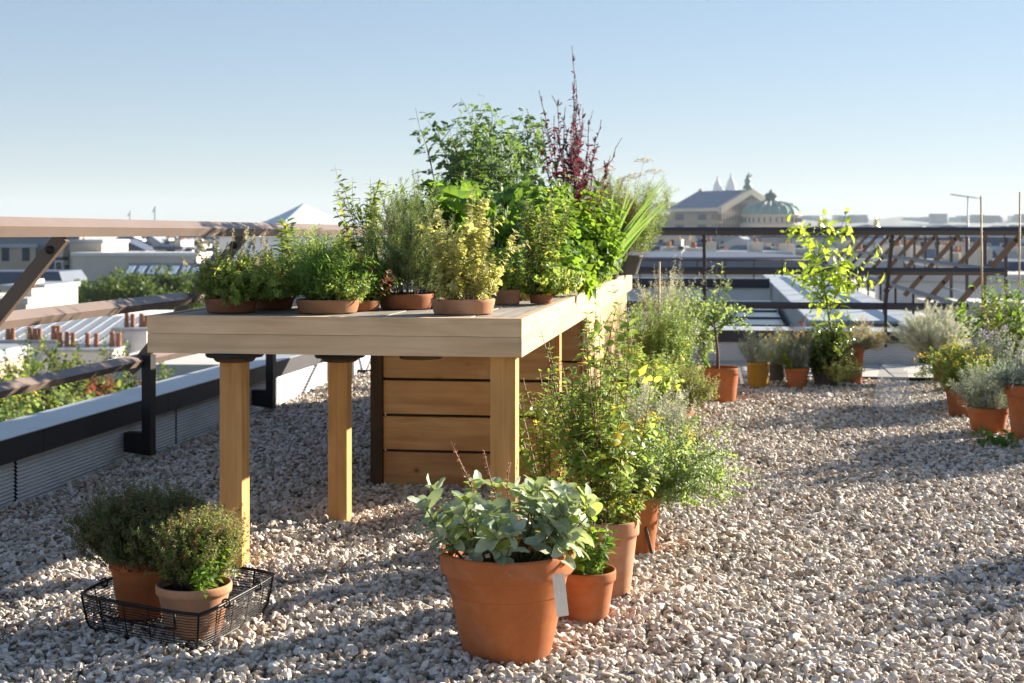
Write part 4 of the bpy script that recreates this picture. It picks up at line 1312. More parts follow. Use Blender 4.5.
r_, p, z = potted('potted_lavender', 'orange terracotta pot of spreading grey blue lavender near the right edge', 'potted plant', at(988, 8.45), .122, .175, 'terra', 70, 'rim', .76)
p.bush(80, .09, .29, .85, leaf(L=.034, W=.006, gap=.011, per=2, ang=42, t0=.1, tip=.7, tpl='needle'), 'stem_p', .0016, (0, 0, z), .10, .02, (-.05, 0), 'l_lav', 3, .35, .4)
p.build(r_)
r_, p, z = potted('potted_sage', 'largest terracotta pot cut by the right edge of the photo, grey leaves on top', 'potted plant', at(1033, 8.2), .155, .335, 'terra', 71, 'rim', .74)
p.bush(70, .11, .24, .9, leaf(L=.045, W=.012, gap=.016, per=2, ang=50, t0=.1, tip=.7), 'stem_g', .002, (0, 0, z), .12, -.02, (-.1, 0), 'l_lav', 3, .35, .4)
p.build(r_)
r_, p, z = potted('potted_verbena', 'lilac flowering plant behind the grey lavender', 'potted plant', at(996, 9.5), .11, .22, 'terra_d', 72, 'rim', .76)
P = p.bush(50, .08, .40, .5, leaf(L=.028, W=.012, gap=.016, per=2, ang=50, t0=.1, tip=.7), 'stem_g', .0018, (0, 0, z), .10, .03, (0, 0), 'l_lav', 3, .35, .4)
for Q in P[:30]:
    p.blob('f_lil', 'ovate', Q[-1], (.022, .022, .018), 12, .013, .010)
p.build(r_)
r_, p, z = potted('potted_bean', 'sprawling yellow green bean with two bamboo canes near the right edge', 'potted plant', at(1003, 10.2), .16, .26, 'terra_d', 73, 'rim', .76)
p.bush(64, .12, .74, .55, leaf(L=.050, W=.04, gap=.040, per=1, ang=60, t0=.15, tip=.7, tpl='trifol'), 'stem_g', .002, (.02, 0, z), .12, .03, (.1, 0), 'l_lime', 3, .35, .4)
p.bush(50, .12, .62, .6, leaf(L=.034, W=.022, gap=.024, per=1, ang=60, t0=.15, tip=.7), 'stem_r', .002, (.08, 0, z), .12, .03, (.2, 0), 'l_majo', 3, .35, .4)
for px, py in ((981, 196), (1020, 192)):
    q = Vector(at(px, 10.2, hgt(py, 10.2))) - r_.location
    m = MB()
    m.tube([(q.x * .9, q.y * .9, .12), (q.x, q.y, q.z)], .0065, 8)
    m.build('cane', M['bamboo'], r_)
Q = p.path(np.array((Vector(at(981, 10.2, .3)) - r_.location)), (0, 0, 1), .55, 8, .08, .05)
p.stem(Q, .002, .0012, 'stem_g', 4)
p.along(Q, 'l_lime', 'ovate', .075, .05, .085, 1, 66, .1, 1, .8, .35, .25, .4)
p.build(r_)
o = Plant(74)
w_ = thing('seedling_clump', 'low green seedlings in the gravel before the two right hand pots', 'plant', at(990, 8.0))
o.bush(18, .10, .10, 1.2, leaf(L=.055, W=.036, gap=.05, per=2, t0=.3, tip=.9), 'stem_g', .0016, (0, 0, .0), .12, .02, (0, 0), 'l_basil')
o.build(w_)
# shrubs that stand just past the right border and shade the gravel
for k, (px, d, h, s_) in enumerate(((1120, 8.3, .8, 81), (1200, 8.7, .8, 82), (1300, 5.9, .7, 83))):
    r_, p, z = potted('potted_shrub', ('leafy potted shrub beside the cut off pot', 'second leafy potted shrub out past the right border', 'nearest leafy shrub past the right border')[k], 'potted plant', at(px, d), .15, .28, 'terra', s_, 'rim', .74)
    p.bush(44, .11, h, .55, leaf(L=.05, W=.026, gap=.03, per=2, ang=55, t0=.1, tip=.7), 'stem_g', .0024, (0, 0, z), .10, .03, (0, 0), 'l_olive', 3, .35, .4)
    p.build(r_)

# upturned clear plastic tub
m, nt, b_, o_ = mat('clear_plastic')
b_.inputs['Base Color'].default_value = (.80, .86, .92, 1)
b_.inputs['Roughness'].default_value = .15
tp = nd(nt, 'ShaderNodeBsdfTransparent')
mx = nd(nt, 'ShaderNodeMixShader')
mx.inputs[0].default_value = .13
nt.links.new(tp.outputs[0], mx.inputs[1])
nt.links.new(b_.outputs[0], mx.inputs[2])
nt.links.new(mx.outputs[0], o_.inputs['Surface'])
M['clear'] = m
tub = thing('plastic_tub', 'upturned clear plastic tub on the gravel before the santolina', 'tub', at(893, 9.75))
m = MB()
m.lathe([(.142, 0), (.148, .004), (.146, .016), (.138, .02), (.095, .27), (.085, .285), (0, .288), (0, .285), (.083, .282), (.092, .268), (.135, .018), (.14, 0)], 40)
m.build('body', M['clear'], tub)
m = MB()
m.lathe([(.0, .289), (.075, .289), (.08, .295), (.078, .302), (.066, .302), (.064, .293), (0, .293)], 40)
m.build('foot_ring', M['clear'], tub)

# small things by the oregano
st = thing('wooden_stake', 'short dark wooden stake leaning against the oregano pot', 'stake', at(651, 5.3, .0), 0)
m = MB()
m.bar((.012, 0, -.03), (-.022, .02, .105), .012, .018, (0, 1, 0))
m.build('shaft', M['darkwood'], st)
tg = thing('plant_label', 'tiny dark plant label standing in the sprawling oregano', 'label', at(687, 6.05, .20), R(-20))
m = MB()
m.bar((0, 0, -.22), (0, 0, .12), .004, .004, (0, 1, 0))
m.build('stick', M['blackmetal'], tg)
m = MB()
m.box(-.014, .016, -.004, -.002, .10, .15)
m.build('plate', M['blackmetal'], tg, None, (0, R(18), 0))

# ------------------------------------------------------------------ wire basket with two thymes
BC = [at(200, 4.02), at(279, 4.53), None, at(75, 4.27)]
BC[2] = BC[1] + BC[3] - BC[0]
cen = sum(BC, Vector()) / 4
bk = thing('wire_basket', 'low black wire basket on the gravel holding two thyme pots', 'basket', cen)
def loop(sc, z, bulge=0.0, n=10):
    pts = []
    for i in range(4):
        a, c = BC[i] - cen, BC[(i + 1) % 4] - cen
        for k in range(n):
            t = k / n
            q = a.lerp(c, t)
            out = ((a + c) / 2).normalized()
            rc = .06
            q = q * (1 - rc * (1 - min(1, 4 * min(t, 1 - t))) ** 2) + out * bulge * math.sin(PI * t)
            pts.append((q.x * sc, q.y * sc, z))
    return pts
LV2 = [(.86, .004), (.90, .010), (.925, .020), (.94, .030), (.95, .040), (.958, .05), (.965, .06), (.972, .07), (.978, .08), (.984, .09), (.99, .10), (.995, .109)]
lv = [(float(np.interp(z, [q[1] for q in LV2], [q[0] for q in LV2])), float(z)) for z in np.linspace(.004, .110, 14)]
m = MB()
for sc, z in lv:
    m.tube(loop(sc, z), .0014, 4, closed=True)
n4 = 40
for i in range(0, n4, 2):
    m.tube([loop(sc, z)[i] for sc, z in lv] + [loop(1.0, .118)[i]], .0019, 4)
for i in range(-14, 15):
    t = (i + 14) / 28
    A, B_ = (BC[0] - cen).lerp(BC[1] - cen, t) * .86, (BC[3] - cen).lerp(BC[2] - cen, t) * .86
    m.tube([(A.x, A.y, .004), (B_.x, B_.y, .004)], .001, 4)
    A, B_ = (BC[0] - cen).lerp(BC[3] - cen, t) * .86, (BC[1] - cen).lerp(BC[2] - cen, t) * .86
    m.tube([(A.x, A.y, .006), (B_.x, B_.y, .006)], .001, 4)
m.build('wire_mesh', M['wire'], bk)
m = MB()
m.tube(loop(1.0, .118), .0052, 8, closed=True)
m.tube(loop(.86, .003), .0034, 6, closed=True)
for i in (0, 10, 20, 30):
    m.tube([loop(sc, z)[i] for sc, z in lv] + [loop(1.0, .118)[i]], .0034, 6)
m.build('rim', M['wire'], bk)
for i, j in ((3, 7), (23, 27)):
    for q in (i, j):
        c = Vector(loop(1.0, .118)[q])
        m = MB()
        m.tube([c + Vector((.012 * math.cos(a), .003, .012 * math.sin(a) - .002)) for a in np.linspace(0, 6.283, 13)[:-1]], .003, 6, closed=True)
        m.build('ring', M['wire'], bk)
for i, j in ((12, 18), (32, 38)):
    a, c = Vector(loop(1.0, .122)[i]), Vector(loop(1.0, .122)[j])
    m = MB()
    dn = Vector((0, 0, -.055))
    ins = -(a + c).normalized() * .015
    m.tube([a, a + dn * .9 + ins, a.lerp(c, .2) + dn + ins, a.lerp(c, .8) + dn + ins, c + dn * .9 + ins, c], .003, 6)
    m.build('handle', M['wire'], bk)

r_, p, z = potted('potted_thyme', 'big dark rounded thyme in the left pot of the wire basket', 'potted plant', at(142, 4.43, .012), .100, .185, 'terra', 91, 'rim', .70)
thyme(p, z, .185, .255, 420, 'l_thyme', 'stem_w', 1.15, .0125, (0.02, 0), .6)
p.bush(26, .05, .22, .9, leaf(L=.011, W=.006, gap=.008, per=2, ang=50, t0=.3, tip=.8, tpl='needle'), 'stem_w', .0012, (.05, -.06, z), .14, .03, (.2, -.3), 'l_thymeg', 4)
p.build(r_)
r_, p, z = potted('potted_thyme', 'reddish flowered thyme with fresh green shoots in the right basket pot', 'potted plant', at(194, 4.24, .012), .112, .150, 'terra_b', 92, 'rim', .72)
thyme(p, z, .13, .25, 220, 'l_thymeg', 'stem_w', .95, .012, (-.005, .03), .55)
P = p.bush(70, .06, .24, .5, leaf(L=.010, W=.006, gap=.008, per=2, ang=50, t0=.3, tip=.8, tpl='needle'), 'stem_w', .0012, (.0, .03, z), .12, .05, (.0, 0), 'l_thymeg', 3)
heads(p, P, 'l_rust', .007, .006, .03, .004, 4)
balm(p, z, .05, .20, 12, .6, 'l_lime', 'stem_g', .027, .020, c=(.02, -.05), side=2, hvar=.45, tip=.8)
p.build(r_, {'l_rust': 'flower'})


# ------------------------------------------------------------------ the city
def facade(name, col, wx=2.2, wz=3.1, glass=(.05, .06, .08)):
    """render with rows of shuttered windows, a pattern of the wall"""
    m, nt, b, o = mat(name)
    tc = nd(nt, 'ShaderNodeTexCoord')
    sx = nd(nt, 'ShaderNodeSeparateXYZ')
    nt.links.new(tc.outputs['Object'], sx.inputs[0])
    su = nd(nt, 'ShaderNodeMath', operation='ADD')
    nt.links.new(sx.outputs[0], su.inputs[0])
    nt.links.new(sx.outputs[1], su.inputs[1])
    def band(s, per, lo, hi):
        d = nd(nt, 'ShaderNodeMath', operation='DIVIDE')
        d.inputs[1].default_value = per
        nt.links.new(s, d.inputs[0])
        f = nd(nt, 'ShaderNodeMath', operation='FRACT')
        nt.links.new(d.outputs[0], f.inputs[0])
        return ramp(nt, [(0, (0, 0, 0)), (lo, (1, 1, 1)), (hi, (0, 0, 0))], f.outputs[0], 'CONSTANT')
    w = mixc(nt, 1, band(su.outputs[0], wx, .32, .70), band(sx.outputs[2], wz, .22, .78), 'MULTIPLY')
    n1 = noise(nt, coords(nt), .35, 4, .6)
    c = ramp(nt, [(.3, [x * .82 for x in col]), (.7, [x * 1.08 for x in col])], n1)
    nt.links.new(mixc(nt, w, c, glass), b.inputs['Base Color'])
    b.inputs['Roughness'].default_value = .8
    return m


FC = {
    'cream': facade('cream_facade', (.58, .52, .43)), 'white': facade('white_facade', (.70, .68, .64), 2.6, 3.2),
    'grey': facade('grey_facade', (.36, .36, .37), 1.9, 3.0), 'beige': facade('beige_facade', (.48, .41, .32), 2.0, 3.1), 'opera': facade('weathered_ashlar', (.30, .25, .19), 3.6, 6.5, (.04, .05, .06)),
}


def gable_prism(m, w, d, z0, z1):
    m.prism([(-w / 2, -d / 2, z0), (w / 2, -d / 2, z0), (0, -d / 2, z1)], (0, d, 0))


def block(name, label, loc, w, d, zt, wall, roof, rz, group=None, kind='flat', rh=2.0, chim=0, seed=0, zb=-24, dorm=0):
    g = random.Random(seed)
    rt = thing(name, label, 'building', (loc[0], loc[1], zb), rz, group)
    H_ = zt - zb
    m = MB()
    if kind == 'mansard':
        m.box(-w / 2, w / 2, -d / 2, d / 2, 0, H_ - rh)
    else:
        m.box(-w / 2, w / 2, -d / 2, d / 2, 0, H_)
    m.build('wall', wall, rt)
    m = MB()
    if kind == 'flat':
        m.box(-w / 2 - .15, w / 2 + .15, -d / 2 - .15, d / 2 + .15, H_ + .004, H_ + .35)
        top = H_ + .35
    elif kind == 'mansard':
        a, b_ = H_ - rh, H_
        q = min(1.4, rh * .45)
        V = [(-w / 2 - .2, -d / 2 - .2, a), (w / 2 + .2, -d / 2 - .2, a), (w / 2 + .2, d / 2 + .2, a), (-w / 2 - .2, d / 2 + .2, a),
             (-w / 2 + q, -d / 2 + q, b_), (w / 2 - q, -d / 2 + q, b_), (w / 2 - q, d / 2 - q, b_), (-w / 2 + q, d / 2 - q, b_)]
        m.add(V, [(3, 2, 1, 0), (4, 5, 6, 7), (0, 1, 5, 4), (1, 2, 6, 5), (2, 3, 7, 6), (3, 0, 4, 7)])
        top = H_
    else:
        gable_prism(m, w + .4, d + .4, H_ + .003, H_ + rh)
        top = H_ + rh * .6
    rf = m.build('roof', roof, rt)
    for k in range(chim):
        x = g.choice((-1, 1)) * (w / 2 - .7) if chim < 3 else (k / (chim - 1) - .5) * (w - 1.6)
        m = MB()
        hh = g.uniform(.25, .7)
        y0 = g.uniform(-.25, .25) * d
        m.box(x - .35, x + .35, y0 - 1.1, y0 + 1.1, top - .6, top + hh)
        c = m.build('chimney', M['plaster2'], rt)
        for j in range(1, 3):
            m = MB()
            m.lathe([(0, 0), (.09, 0), (.075, .28), (0, .28)], 8, (x, y0 - .8 + j * .53, top + hh))
            m.build('chimney_pot', M['pot_clay'], c)
    for k in range(dorm):
        x = ((k + .5) / dorm - .5) * w
        m = MB()
        z0 = H_ - rh + .35
        m.box(x - .45, x + .45, -d / 2 - .1, -d / 2 + 1.2, z0, z0 + 1.25)
        dm = m.build('dormer', M['plaster'], rt)
        m = MB()
        m.box(x - .33, x + .33, -d / 2 - .115, -d / 2 - .103, z0 + .1, z0 + 1.1)
        m.build('pane', M['glass'], dm)
    return rt


tag(sheet('street_ground', -4000, 4000, -1000, 6000, -24.2, M['street'], 4, 4), kind='structure')

# ---- near left: the courtyard below the parapet
def court():
    o = at(60, 26)
    b_ = MB()
    V = [at(-420, 15, -3.4), at(200, 15, -3.4), at(160, 36, -3.4), at(-420, 36, -3.4)]
    b_.prism(V, (0, 0, -.4))
    tag(b_.build('courtyard_terrace', M['concrete']), kind='structure')
court()
for k, (px, d, zt, w, key, lab) in enumerate((
        (8, 24, -1.25, 1.0, 'l_mint', 'yellow green courtyard shrub below the rail, farthest left'),
        (40, 23, -1.5, 1.1, 'l_olive', 'bright green courtyard shrub second from the left below the parapet'),
        (70, 24, -1.55, 1.0, 'l_mint', 'green courtyard shrub left of the red one'),
        (97, 25, -1.6, .9, 'l_red', 'red leaved courtyard shrub below the lower rail'),
        (120, 26, -1.15, .9, 'l_dark', 'dark green courtyard shrub right of the red one'),
        (28, 30, -1.3, 1.2, 'l_dark', 'darker courtyard shrub behind the bright ones'),
        (88, 31, -1.35, 1.2, 'l_dark', 'dark courtyard shrub behind the red one'))):
    L0 = at(px, d, -3.4)
    w_ = thing('courtyard_shrub', lab, 'shrub', L0)
    p = Plant(300 + k)
    h = zt + 3.6
    p.bush(60, .35, h * 1.08, .5 * w, leaf(L=.12, W=.08, gap=.075, per=2, ang=60, t0=.25, tip=.8), 'stem_w', .018, (0, 0, 0), .12, .03, (0, 0), key, 4, .3, .45)
    p.build(w_)

# white flat roofs and the tan house
block('flat_roofed_house', 'white house with a wide flat pale roof just behind the left parapet', at(243, 32), 4.2, 7.0, -1.75, M['plaster'], M['concrete'], R(8), seed=1)
block('tan_house', 'small tan rendered house at the left edge below the chimneys', at(-34, 45), 2.6, 3.0, -2.75, M['tan'], M['zinc'], R(8), seed=2, kind='flat')
L0 = at(2, 43.2, 0)


def chimney_wall(label, px0, px1, d, ytop, ybot, pots, dep=.8):
    a, b_ = at(px0, d), at(px1, d)
    zt, zb = hgt(ytop, d), hgt(ybot, d) - 6
    c = (a + b_) / 2
    rt = thing('chimney_wall', label, 'chimney wall', (c.x, c.y, zb), math.atan2((b_ - a).y, (b_ - a).x))
    w = (b_ - a).length
    m = MB()
    m.box(-w / 2, w / 2, 0, dep, 0, zt - zb, None, 0, .02)
    m.build('wall', M['plaster'], rt)
    m = MB()
    m.box(-w / 2 - .06, w / 2 + .06, -.06, dep + .06, zt - zb + .003, zt - zb + .10, None, 0, .01)
    m.build('cap', M['zinc'], rt)
    for px in pots:
        x = (px - (px0 + px1) / 2) * d / F
        hh = random.uniform(.40, .55)
        m = MB()
        z0 = zt - zb + .10
        m.lathe([(0, 0), (.09, 0), (.095, .05), (.075, hh * .85), (.09, hh * .88), (.09, hh), (.065, hh), (.06, hh * .6), (0, hh * .6)], 14, (x, dep * .5, z0))
        m.build('chimney_pot', M['pot_clay'], rt)
random.seed(4)
chimney_wall('long white chimney wall with clay pots under the zinc roof, far left', -40, 68, 53, 343, 372, (-25, -18, 4, 9, 26, 31, 36, 50, 55))
chimney_wall('white chimney wall lower and nearer, clay pots in three clusters', 42, 113, 49, 352, 384, (50, 57, 63, 78, 87, 103, 110), 2.2)
chimney_wall('square white chimney block with four clay pots beside the table corner', 113, 147, 51, 331, 356, (121, 127, 136, 141), 1.5)

# zinc roof with standing seams, sloping towards us
def zinc_house():
    a, b_ = at(-70, 55), at(116, 55)
    c = (a + b_) / 2
    w = (b_ - a).length
    zb, ze, zr = -24, hgt(350, 55), hgt(316, 62)
    rt = thing('zinc_roofed_house', 'house with a sloping standing seam zinc roof at the left behind the chimney walls', 'building', (c.x, c.y, zb), math.atan2((b_ - a).y, (b_ - a).x))
    m = MB()
    m.box(-w / 2, w / 2, 0, 13.6, 0, ze - zb - .1)
    m.build('wall', M['plaster'], rt)
    m = MB()
    m.prism([(-w / 2 - .1, -.2, ze - zb - .05), (-w / 2 - .1, 7, zr - zb), (-w / 2 - .1, 14, ze - zb - .05)], (w + .2, 0, 0))
    n = int(w / .5)
    for k in range(n + 1):
        x = -w / 2 + w * k / n
        m.bar((x, -.2, ze - zb), (x, 7, zr - zb + .01), .035, .022, mi=1)
    m.build('roof', [M['zinc'], M['coping']], rt)
zinc_house()
block('flat_roofed_house', 'low white building band right of the zinc roof behind the table corner', at(200, 66), 7.5, 8, -2.9, M['plaster'], M['plaster'], R(10), seed=5)

# street trees
def city_tree(label, px, d, ztop, rad, h, seed):
    g = np.random.default_rng(seed)
    L0 = at(px, d, -24)
    w_ = thing('street_tree', label, 'tree', L0)
    p = Plant(seed)
    T_ = p.path((0, 0, 0), (0, 0, 1), 24 + ztop - h * .35, 8, .03)
    p.stem(T_, .32, .12, 'bark', 8)
    top = T_[-1]
    for k in range(26):
        a = k * 2.4
        rr = rad * math.sqrt(g.random()) * .85
        e = np.array((math.cos(a) * rr, math.sin(a) * rr, 24 + ztop - h * (.25 + .65 * g.random() ** 1.2) - .25 * rr))
        i0 = int(g.integers(4, 8))
        t = np.linspace(0, 1, 5)[:, None]
        Q = T_[i0] * (1 - t) + e * t + np.array((0, 0, .5)) * np.sin(t * PI)
        p.stem(Q, .09, .03, 'bark', 5)
        for j in range(4):
            c = e + g.normal(0, .75, 3) * np.array((1, 1, .7))
            p.blob('l_tree', 'ovate', c, (.95, .95, .75), 170, .30, .22, .1, .2)
    p.build(w_, {'bark': 'trunk', 'l_tree': 'crown'})
city_tree('leafy street tree left of two, crown above the middle rail', 92, 122, hgt(276, 122), 2.9, 5.0, 401)
city_tree('fuller street tree in the middle, crown above the middle rail', 128, 118, hgt(267, 118), 3.4, 5.2, 402)
city_tree('smaller street tree nearest the table, just over the rail', 165, 120, hgt(274, 120), 2.2, 4.6, 403)

# blocks farther left
def placed(name, label, px0, px1, d, y, dep, wall, roof, **k):
    c = at((px0 + px1) / 2, d + dep / 2)
    return block(name, label, c, (px1 - px0) * d / F, dep, hgt(y, d), wall, roof, TH + R(k.pop('yaw', 0)), **k)
placed('grey_block', 'big plain grey rendered block behind the first rail strut', 14, 100, 150, 238, 14, M['greywall'], M['greywall'], seed=11)
placed('pale_annex', 'lower pale annex joined to the right of the grey block', 84, 116, 146, 243, 10, M['stone'], M['zinc'], seed=12)
placed('long_white_building', 'long low white building over the slate roof left of the table', 88, 212, 142, 256, 12, M['plaster2'], M['plaster'], seed=13)
def slate():
    a, b_ = at(112, 132), at(236, 132)
    c = (a + b_) / 2
    w = (b_ - a).length
    zb, ze, zr = -24, hgt(292, 132), hgt(263, 138)
    rt = thing('slate_roofed_house', 'blue slate roof with a row of skylights behind the street trees', 'building', (c.x, c.y, zb), math.atan2((b_ - a).y, (b_ - a).x))
    m = MB()
    m.box(-w / 2, w / 2, 0, 12, 0, ze - zb - .1)
    m.build('wall', M['greywall'], rt)
    m = MB()
    m.prism([(-w / 2, -.2, ze - zb), (-w / 2, 6, zr - zb), (-w / 2, 12.2, ze - zb)], (w, 0, 0))
    rf = m.build('roof', M['slate'], rt)
    n = 11
    sl = (zr - ze) / 6.2
    for k in range(n):
        x = -w / 2 + w * (k + .5) / n
        m = MB()
        y0, y1 = 3.5, 5.2
        z = lambda y: ze - zb + (y + .2) * sl
        m.prism([(x - .32, y0, z(y0) + .03), (x + .32, y0, z(y0) + .03), (x + .32, y1, z(y1) + .03), (x - .32, y1, z(y1) + .03)], (0, -.02, .05))
        m.build('skylight', M['skyl'], rf)
slate()
placed('dark_house', 'dark roofed house under the grey block at the left edge', -30, 88, 120, 272, 9, FC['grey'], M['slate'], kind='mansard', rh=3.0, seed=14, chim=2)
placed('white_house', 'white walled house between the dark roof and the street trees', 20, 62, 100, 290, 8, M['stone'], M['zinc'], seed=15, chim=1)
placed('low_house', 'pale low house behind the zinc roof at the far left', -30, 50, 85, 304, 8, M['stone'], M['concrete'], seed=16, chim=2)

# white tent roof
def tent():
    c = at(304, 84)
    ap, ze = hgt(203, 84), hgt(236, 80)
    rt = thing('tent_roof', 'big white pointed tent roof behind the rosemary', 'tent', (c.x, c.y, -24), TH + R(28))
    s = 4.7
    m = MB()
    V = [(-s, -s, ze + 24), (s, -s, ze + 24), (s, s, ze + 24), (-s, s, ze + 24)]
    sub = 8
    VV, Fs = [], []
    for e in range(4):
        a, b_ = Vector(V[e]), Vector(V[(e + 1) % 4])
        n0 = len(VV)
        for i in range(sub + 1):
            for j in range(sub + 1):
                t = i / sub
                q = a.lerp(b_, j / sub).lerp(Vector((0, 0, ap + 24)), t)
                q.z -= .35 * math.sin(PI * t) 
                VV.append(q)
        for i in range(sub):
            for j in range(sub):
                k = n0 + i * (sub + 1) + j
                Fs.append((k, k + 1, k + sub + 2, k + sub + 1))
    m.add(VV, Fs, .5, 0, False)
    m.build('membrane', M['tent'], rt)
    m = MB()
    m.box(-s * .84, s * .84, -s * .84, s * .84, 0, ze + 23.95)
    m.build('wall', M['tent'], rt)
tent()

# ---- right: the lower roofs behind the far parapet
def wing():
    b_ = MB()
    b_.box(-3.4, 2.1, 14.26, 36, -24, -.75)
    tag(b_.build('lower_roof', M['slate']), kind='structure')
    rt = thing('glazed_roof', 'dark glazed roof panels in the sunken court behind the far parapet', 'roof glazing', (-.9, 18, -.7))
    for k in range(7):
        m = MB()
        m.box(-1.2, 1.72, -3.2 + k * 1.35, -3.2 + k * 1.35 + 1.30, .0, .64 + .025 * k, None, 0, .01)
        m.build('panel', M['darkroof'], rt)
        if k not in (2, 5):
            continue
        m = MB()
        m.box(-1.2, .3 + .4 * (k % 3), -3.2 + k * 1.35 + 1.302, -3.2 + k * 1.35 + 1.34, .0, .655 + .025 * k)
        m.build('glazing_bar', M['skyl'], rt)
    rt = thing('upstand_wall', 'pale concrete upstand running away between the glazed roof and the struts', 'wall', (1.35, 15, -.75))
    m = MB()
    m.box(-.42, .42, 0, 18, 0, 1.02, None, 0, .01)
    m.build('wall', M['concrete'], rt)
    m = MB()
    m.box(-.46, .46, -.03, 18.03, 1.023, 1.06, None, 0, .008)
    m.build('coping', M['coping'], rt)
    rt = thing('court_wall', 'long pale wall closing the sunken court below the mid rail', 'wall', (-4.5, 27.5, -.75))
    m = MB()
    m.box(1.1, 5.4, 0, .4, 0, .92)
    m.build('wall', M['plaster'], rt)
    m = MB()
    m.box(1.1, 5.4, -.06, .46, .923, 1.10, None, 0, .01)
    m.build('coping', M['darkroof'], rt)
wing()
def plinth(label, x0, x1, y0, y1, z1, m_='concrete'):
    rt = thing('roof_plinth', label, 'roof box', ((x0 + x1) / 2, (y0 + y1) / 2, 0))
    w, d = (x1 - x0) / 2, (y1 - y0) / 2
    m = MB()
    m.box(-w, w, -d, d, 0, z1 - .14, None, 0, .01)
    m.build('base', M['plaster' if m_ == 'concrete' else m_], rt)
    m = MB()
    m.box(-w - .08, w + .08, -d - .08, d + .08, z1 - .137, z1, None, 0, .015)
    m.build('lid', M[m_], rt)
plinth('long white roof plinth standing behind the slanted struts', 2.75, 6.3, 25, 26.6, .52)
plinth('darker low plinth nearer than the white one, under the struts', 3.0, 4.4, 21.2, 22.4, .22)
plinth('second white plinth far right, partly behind the post railing', 7.2, 11.0, 26, 29, .62)
rt = thing('dark_arch_vent', 'small half round dark roof vent near the right edge', 'roof vent', (8.6, 22, 0))
m = MB()
m.prism([(-.55, 0, .012)] + [(-.5 * math.cos(a), 0, .02 + .5 * math.sin(a)) for a in np.linspace(0, PI, 14)] + [(.55, 0, .012)], (0, .5, 0))
m.build('hood', M['slate'], rt)

rt = thing('terrace_railing', 'thin dark railing of a lower terrace beyond the sunken court', 'railing', at(640, 30, -.3), TH)
for z in (.55, .95):
    m = MB()
    m.tube([(0, 0, z), (3.6, 0, z)], .018, 6)
    m.build('rail', M['raildark'], rt)
for k in range(7):
    m = MB()
    m.bar((k * .6, 0, -.4), (k * .6, 0, .97), .03, .03, (0, 1, 0))
    m.build('post', M['raildark'], rt)
# mid distance on the right
placed('zinc_terrace', 'wide blue grey zinc roof with pale edge beyond the sunken court', 560, 790, 46, 268, 16, M['greywall'], M['slate'], seed=21)
placed('white_roof_house', 'white roof house with dark chimneys left of the double posts', 655, 705, 70, 262, 8, FC['white'], M['zinc'], seed=22, chim=2)
placed('stone_house', 'stone house with zinc top behind the mid rail under the opera house', 700, 800, 95, 252, 10, FC['cream'], M['zinc'], kind='mansard', rh=2.6, seed=23, chim=3, dorm=6)
placed('arcade_building', 'pale building with a row of little arches behind the lime citrus', 712, 805, 80, 264, 9, FC['white'], M['slate'], kind='mansard', rh=1.6, seed=24, dorm=9)
placed('low_zinc_house', 'zinc roofed house between the slanted struts', 850, 930, 66, 268, 9, FC['beige'], M['zinc'], seed=25, chim=3)
placed('pale_stone_house', 'pale stone house with mansard at the right edge', 955, 1060, 60, 262, 10, FC['cream'], M['slate'], kind='mansard', rh=2.0, seed=26, chim=2, dorm=6)
placed('grey_zinc_house', 'grey house with flat zinc roof right of the citrus', 800, 860, 110, 254, 10, FC['grey'], M['zinc'], seed=27, chim=2)
placed('beige_corner_house', 'beige house seen between railing posts at the right', 925, 990, 98, 250, 10, FC['beige'], M['slate'], kind='mansard', rh=2.2, seed=28, chim=3, dorm=4)

